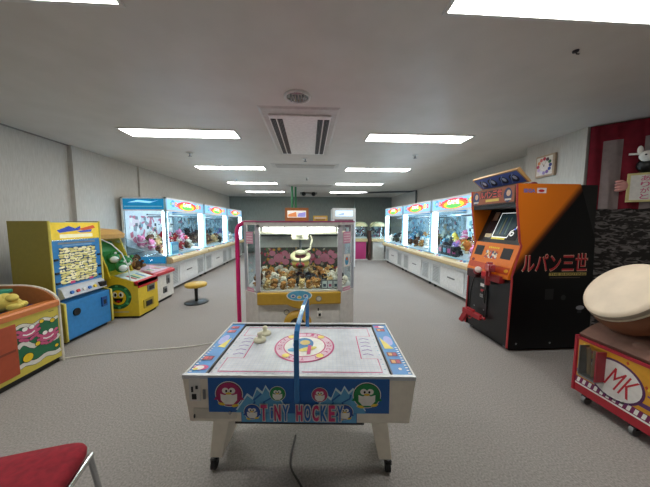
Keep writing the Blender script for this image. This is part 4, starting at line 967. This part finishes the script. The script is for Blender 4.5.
nt.links.new(tc.outputs['Object'], mp.inputs[0]); nt.links.new(mp.outputs[0], nz.inputs['Vector'])
rp = nt.nodes.new('ShaderNodeValToRGB'); rp.color_ramp.elements[0].position = .49; rp.color_ramp.elements[0].color = lin('#2b2725'); rp.color_ramp.elements[1].position = .6; rp.color_ramp.elements[1].color = lin('#77706e')
nt.links.new(nz.outputs['Fac'], rp.inputs[0]); nt.links.new(rp.outputs[0], b.inputs['Base Color'])
cloth('leaf_cloth', .0, 1.7, .0, 1.655, lambda s, z: lf, .006, .008, 'grey cloth printed with dark leaves hanging below the striped curtain', 'cloth')
bc = Vector((ax, ay, 0)) + dirv * .47 + nrm * .12
ang = math.atan2(dirv.y, dirv.x)
t = thing('notice_board', 'cream framed board with pink vertical writing and pink hand, on striped curtain', 'sign', (bc.x, bc.y, 1.695), ang)
m = MB().box(-.14, .2, -.012, .012, 0, .34, mat('#d8cc8c', .5)); m.face((0, -.012, 0), (1, 0, 0), (0, 0, 1)).rect(-.115, .18, .025, .315, mat('#e6e2dc', .6), 0).rect(.09, .18, .025, .2, mat('#7cb0b0', .6), 1)
for k, c in enumerate('ありがと'): m.text(c, .0, .275 - .07 * k, .07, .06, mat('#d05a84', .5), 1, .01)
m.build('board', t, bevel=.004)
m = MB(); sk = mat('#d89a92', .6)
m.ball((-.17, -.005, .2), (.045, .018, .06), sk)
for k in range(4): m.ball((-.2, -.008, .15 + .035 * k), (.04, .016, .018), sk, 10, 6)
m.build('pink_hand', t)
MB().cyl((.03, .0, .34), (.03, .1, .36), .006, STEEL, 8).build('hanger', t)
m = MB(); m.ball((.02, .02, .42), (.1, .07, .09), BLACK).ball((0, -.02, .52), (.075, .06, .065), PAPER).ball((-.06, 0, .6), (.025, .02, .05), PAPER).ball((.06, 0, .6), (.025, .02, .05), PAPER)
m.ball((.02, -.075, .5), (.02, .02, .014), mat('#d87898', .6)).ball((-.03, -.07, .53), .01, BLACK).tube([(-.15, -.02, .56), (-.05, -.03, .55), (-.03, -.04, .57)], .012, PAPER, 8).ball((.06, .0, .58), (.05, .03, .03), mat('#3a62c0', .5))
o = tag(m.build('plush_toy', loc=(bc.x, bc.y, 1.7), rz=ang), 'small white and black toy with ribbon hanging above pink lettered board', 'plush toy')

# drum game
t = thing('drum_game', 'yellow and red festival drum game cabinet with tilted cream drum', 'arcade game', (2.18, 1.36, 0), R(-90))
hl = .475   # half length along y
w_ = hl
fb = MB().box(-w_, w_, 0, .75, .08, .53, mat('#b02634', .45)); fb.face((0, 0, 0), (1, 0, 0), (0, 0, 1))
fb.rect(-w_ + .015, w_, .21, .515, mat('#d89a28', .45), 0).rect(-w_ + .015, w_, .24, .27, mat('#5c3474', .45), 1)
rr = random.Random(9)
for k in range(40):
    x = rr.uniform(-w_ + .03, w_ - .03); z = rr.uniform(.3, .5); fb.poly([(x, z - .014), (x + .01, z), (x, z + .014), (x - .01, z)], mat(rr.choice(['#c04828', '#e8c83c', '#b83a30', '#f0d860']), .5), 1)
for k in range(7): fb.line([(-w_ + .02 + .14 * k, .3 + .03 * (k % 2)), (-w_ + .09 + .14 * k, .29 + .03 * (k % 2)), (-w_ + .14 + .14 * k, .31)], .012, mat('#7a4484', .5), 1)
for k in range(24): fb.poly([(-w_ + .02 + .04 * k, .165), (-w_ + .04 + .04 * k, .165), (-w_ + .05 + .04 * k, .205), (-w_ + .03 + .04 * k, .205)], PAPER, 2)
fb.rect(-w_ + .01, w_, .16, .21, mat('#7a2058', .45), 1).rect(-w_ + .01, w_, .145, .158, PAPER, 1)
fb.oval(-.215, .325, .17, .15, mat('#5c2c5c', .5), 2, n=36).oval(-.215, .325, .155, .135, mat('#e4e0dc', .5), 3, n=36)
fb.text('MK', -.17, .325, .15, .16, mat('#c02434', .5), 4, .0, rot=-.25, slant=.15)
fb.build('cabinet', t)
MB().box(-w_ - .012, -w_ + .006, -.008, .02, .08, .54, mat('#a82434', .4)).box(-w_, w_, -.008, .008, .515, .535, mat('#a82434', .4)).build('red_edge', t)
for x in (-.4, -.1, .3): MB().cyl((x - .012, .03, .035), (x + .012, .03, .035), .035, STEEL, 16).box(x - .02, x + .02, .01, .05, .05, .085, DARK).build('caster', t)
hd_ = MB().box(-.385, -.275, -.075, -.0, .27, .5, glass('#d4dad6', .3)).box(-.387, -.273, -.078, .0, .26, .275, STEEL).box(-.39, -.383, -.08, .0, .27, .5, STEEL).box(-.277, -.27, -.08, .0, .27, .5, mat('#a02838', .4)); hd_.build('stick_holder', t)
cl_ = mat('#7a5a4e', .9, noise=.15, scale=10)
cv = MB(); cv.prism([(.02, .53), (.0, .56), (.1, .62), (.2, .66), (.72, .68), (.75, .53)], 'x', -w_ + .01, w_, cl_)
for k in range(10): cv.ball((-w_ + .06 + .09 * k, .1 + .03 * (k % 3), .57 + .02 * (k % 2)), (.06, .05, .04), cl_, 10, 7)
cv.build('drum_stand', t)
# drum
nv = Vector((-.76, .17, .63)); DC = Vector((2.26, 1.65, .973))
dr = MB(); sk = mat('#dccbb4', .55, noise=.06, scale=6); wd = mat('#7c4a2c', .45, noise=.1, scale=8)
DR = .238
rz = Matrix.Rotation(R(90), 4, 'Z') @ Matrix.Translation((-2.18, -1.36, 0))
dr.T = rz
dr.lathe([(0, 0), (DR * .9, -.0), (DR, -.008), (DR + .008, -.02)], DC, sk, 48, nv); dd = dr.build('drum_head', t)
dr = MB(); dr.T = rz; dr.lathe([(DR + .008, -.02), (DR + .014, -.045), (DR + .004, -.055)], DC, mat('#a39784', .5), 48, nv).ring(DC - nv.normalized() * .056, DR + .006, .01, mat('#c8bca4', .5), nv, 40); dr.build('drum_rim', t)
dr = MB(); dr.T = rz; dr.lathe([(DR + .002, -.06), (DR + .025, -.12), (DR + .02, -.2), (DR - .06, -.3), (0, -.32)], DC, wd, 48, nv); dr.build('drum_body', t)
# sticks in holder
for k, (yy, xx) in enumerate(((1.675, 2.14), (1.71, 2.15))):
    tag(MB().cyl((xx, yy, .285), (xx - .005, yy - .01 + .02 * k, .49), .013, mat('#9a7c5c', .6), 10).build('drumstick'), ('wooden drumstick standing in clear holder, the one nearer the shooting cabinet' if k else 'wooden drumstick standing in clear holder, the one nearer the round logo'), 'drumstick')

# ------------------------------------------------------------------ far end of the room
t = thing('photo_booth', 'orange-brown framed machine with lit window at the far end', 'machine', (-.4, 8.2, 0))
MB().box(-.38, .38, 0, .7, 0, 1.78, mat('#8c5a34', .5)).build('body', t)
m = MB().box(-.38, .38, -.02, .1, 1.45, 1.93, mat('#a8602c', .5)); m.face((0, -.02, 0), (1, 0, 0), (0, 0, 1)).rect(-.3, .3, 1.62, 1.84, mat('#e8dcd0', .4, em=.6), 0).poly([(-.28, 1.64), (0, 1.64), (-.02, 1.8), (-.28, 1.72)], mat('#e08a50', .4, em=.4), 1).poly([(.02, 1.64), (.28, 1.64), (.28, 1.8), (.05, 1.75)], mat('#9a94d8', .4, em=.4), 1)
m.build('lit_header', t)
t = thing('display_cabinet', 'tall white machine with glass door and lit header behind claw machine', 'machine', (1.13, 8.1, 0))
MB().box(-.38, .38, .1, .6, 0, 1.9, mat('#dfe3e4', .4)).build('body', t)
m = MB().box(-.38, .38, -.0, .1, 1.56, 1.92, WHITE); m.face((0, 0, 0), (1, 0, 0), (0, 0, 1)).rect(-.28, .28, 1.66, 1.84, mat('#cfe0f4', .4, em=.8), 0).poly([(-.24, 1.7), (0, 1.78), (0, 1.7)], mat('#a8b8e8', .4, em=.5), 1); m.build('lit_header', t)
fr = MB()
for x in (-.38, .31): MB().box(x, x + .07, 0, .1, 0, 1.56, mat('#e6eaec', .4)).build('post', t)
MB().box(-.31, .31, 0, .1, 0, .1, WHITE).build('bottom_rail', t)
m = MB().box(-.31, .31, .08, .1, .1, 1.56, mat('#9a6a74', .5)); m.face((0, .08, 0), (1, 0, 0), (0, 0, 1)).rect(-.1, .18, 1.0, 1.3, PAPER, 0).oval(.04, 1.12, .08, .1, mat('#4a9cc4', .5), 1).oval(.04, 1.22, .05, .04, mat('#e07a40', .5), 2).rect(-.28, .28, .3, .92, mat('#d4dde6', .4), 0)
m.build('door', t)
tag(MB().cyl((-.57, 8.6, 1.95), (-.57, 8.6, CH), .035, mat('#2c7a4c', .5), 12).build('green_pipe'), 'thin green vertical pipe above orange machine, left one of the pair', 'pipe')
tag(MB().cyl((-.46, 8.7, 1.95), (-.46, 8.7, CH), .035, mat('#2c7a4c', .5), 12).build('green_pipe'), 'thin green vertical pipe above orange machine, right one of the pair', 'pipe')
def capsule(x, y, col, label):
    t = thing('candy_crane', label, 'crane game', (x, y, 0), 0, 'small domed candy cranes at the back')
    MB().box(-.22, .22, .05, .4, .04, .72, mat(col, .45)).build('base', t, bevel=.01)
    MB().box(-.27, .27, 0, .45, 0, .04, WHITE).build('foot_plate', t)
    MB().box(-.27, .27, .0, .45, .72, .84, mat('#cdb98a', .5)).build('tray', t, bevel=.01)
    m = MB().box(-.25, .25, .1, .43, .84, .9, PAPER); rr = random.Random(int(x * 10))
    for k in range(24): m.ball((rr.uniform(-.2, .2), rr.uniform(.14, .4), .92 + rr.uniform(0, .08)), .045, mat(rr.choice(['#8c94a0', '#c8ccd4', '#5a6270', '#d8d8dc', '#b05a70']), .5), 8, 6)
    m.build('prize_pile', t)
    MB().box(-.25, .25, .41, .43, .84, 1.3, printed('candy_back', ['#8a94a0', '#c8d0d8', '#3a4450', '#d8c8b8', '#a06878'], 14)).build('back_board', t)
    m = MB()
    for s in (-1, 1): m.box(s * .25 - .006, s * .25 + .006, .02, .43, .84, 1.3, GLASS)
    m.box(-.25, .25, .02, .026, .84, 1.3, GLASS).build('clear_case', t)
    MB().prism([(-.27, 1.3)] + [(-.27 * math.cos(R(a)), 1.3 + .19 * math.sin(R(a))) for a in range(0, 181, 20)], 'y', 0, .45, mat('#a8b088', .4)).build('dome_top', t)
    MB().prism([(-.2, 1.32)] + [(-.2 * math.cos(R(a)), 1.32 + .12 * math.sin(R(a))) for a in range(0, 181, 20)], 'y', -.01, .0, mat('#d8d0a0', .4)).build('dome_sign', t)
capsule(1.98, 9.5, '#c03a78', 'small domed candy crane on a pink base at back of room')
capsule(2.66, 9.4, '#cfcfc8', 'small domed candy crane on a white base by farthest right crane')
tag(MB().box(2.28, 2.38, 9.5, 9.85, 0, 1.15, mat('#4a2c22', .5)).build('dark_panel', bevel=.01), 'narrow dark brown panel standing between the two candy cranes', 'panel')

# ------------------------------------------------------------------ light, camera
wd_ = bpy.data.worlds.new('World'); bpy.context.scene.world = wd_; wd_.use_nodes = True
wd_.node_tree.nodes['Background'].inputs[0].default_value = (1, .99, .97, 1); wd_.node_tree.nodes['Background'].inputs[1].default_value = .35
cam = bpy.data.cameras.new('Camera'); co = bpy.data.objects.new('Camera', cam); C.objects.link(co)
co.location = (0, 0, 1.45); co.rotation_euler = (R(90 - 4.75), 0, R(-3.6))
cam.sensor_width = 36; cam.lens = 250 * 36 / 650; cam.clip_start = .05
sc_ = bpy.context.scene; sc_.camera = co
sc_.view_settings.view_transform = 'Standard'; sc_.view_settings.look = 'None'; sc_.view_settings.gamma = 1
sc_.view_settings.use_curve_mapping = False; sc_.view_settings.exposure = -.05
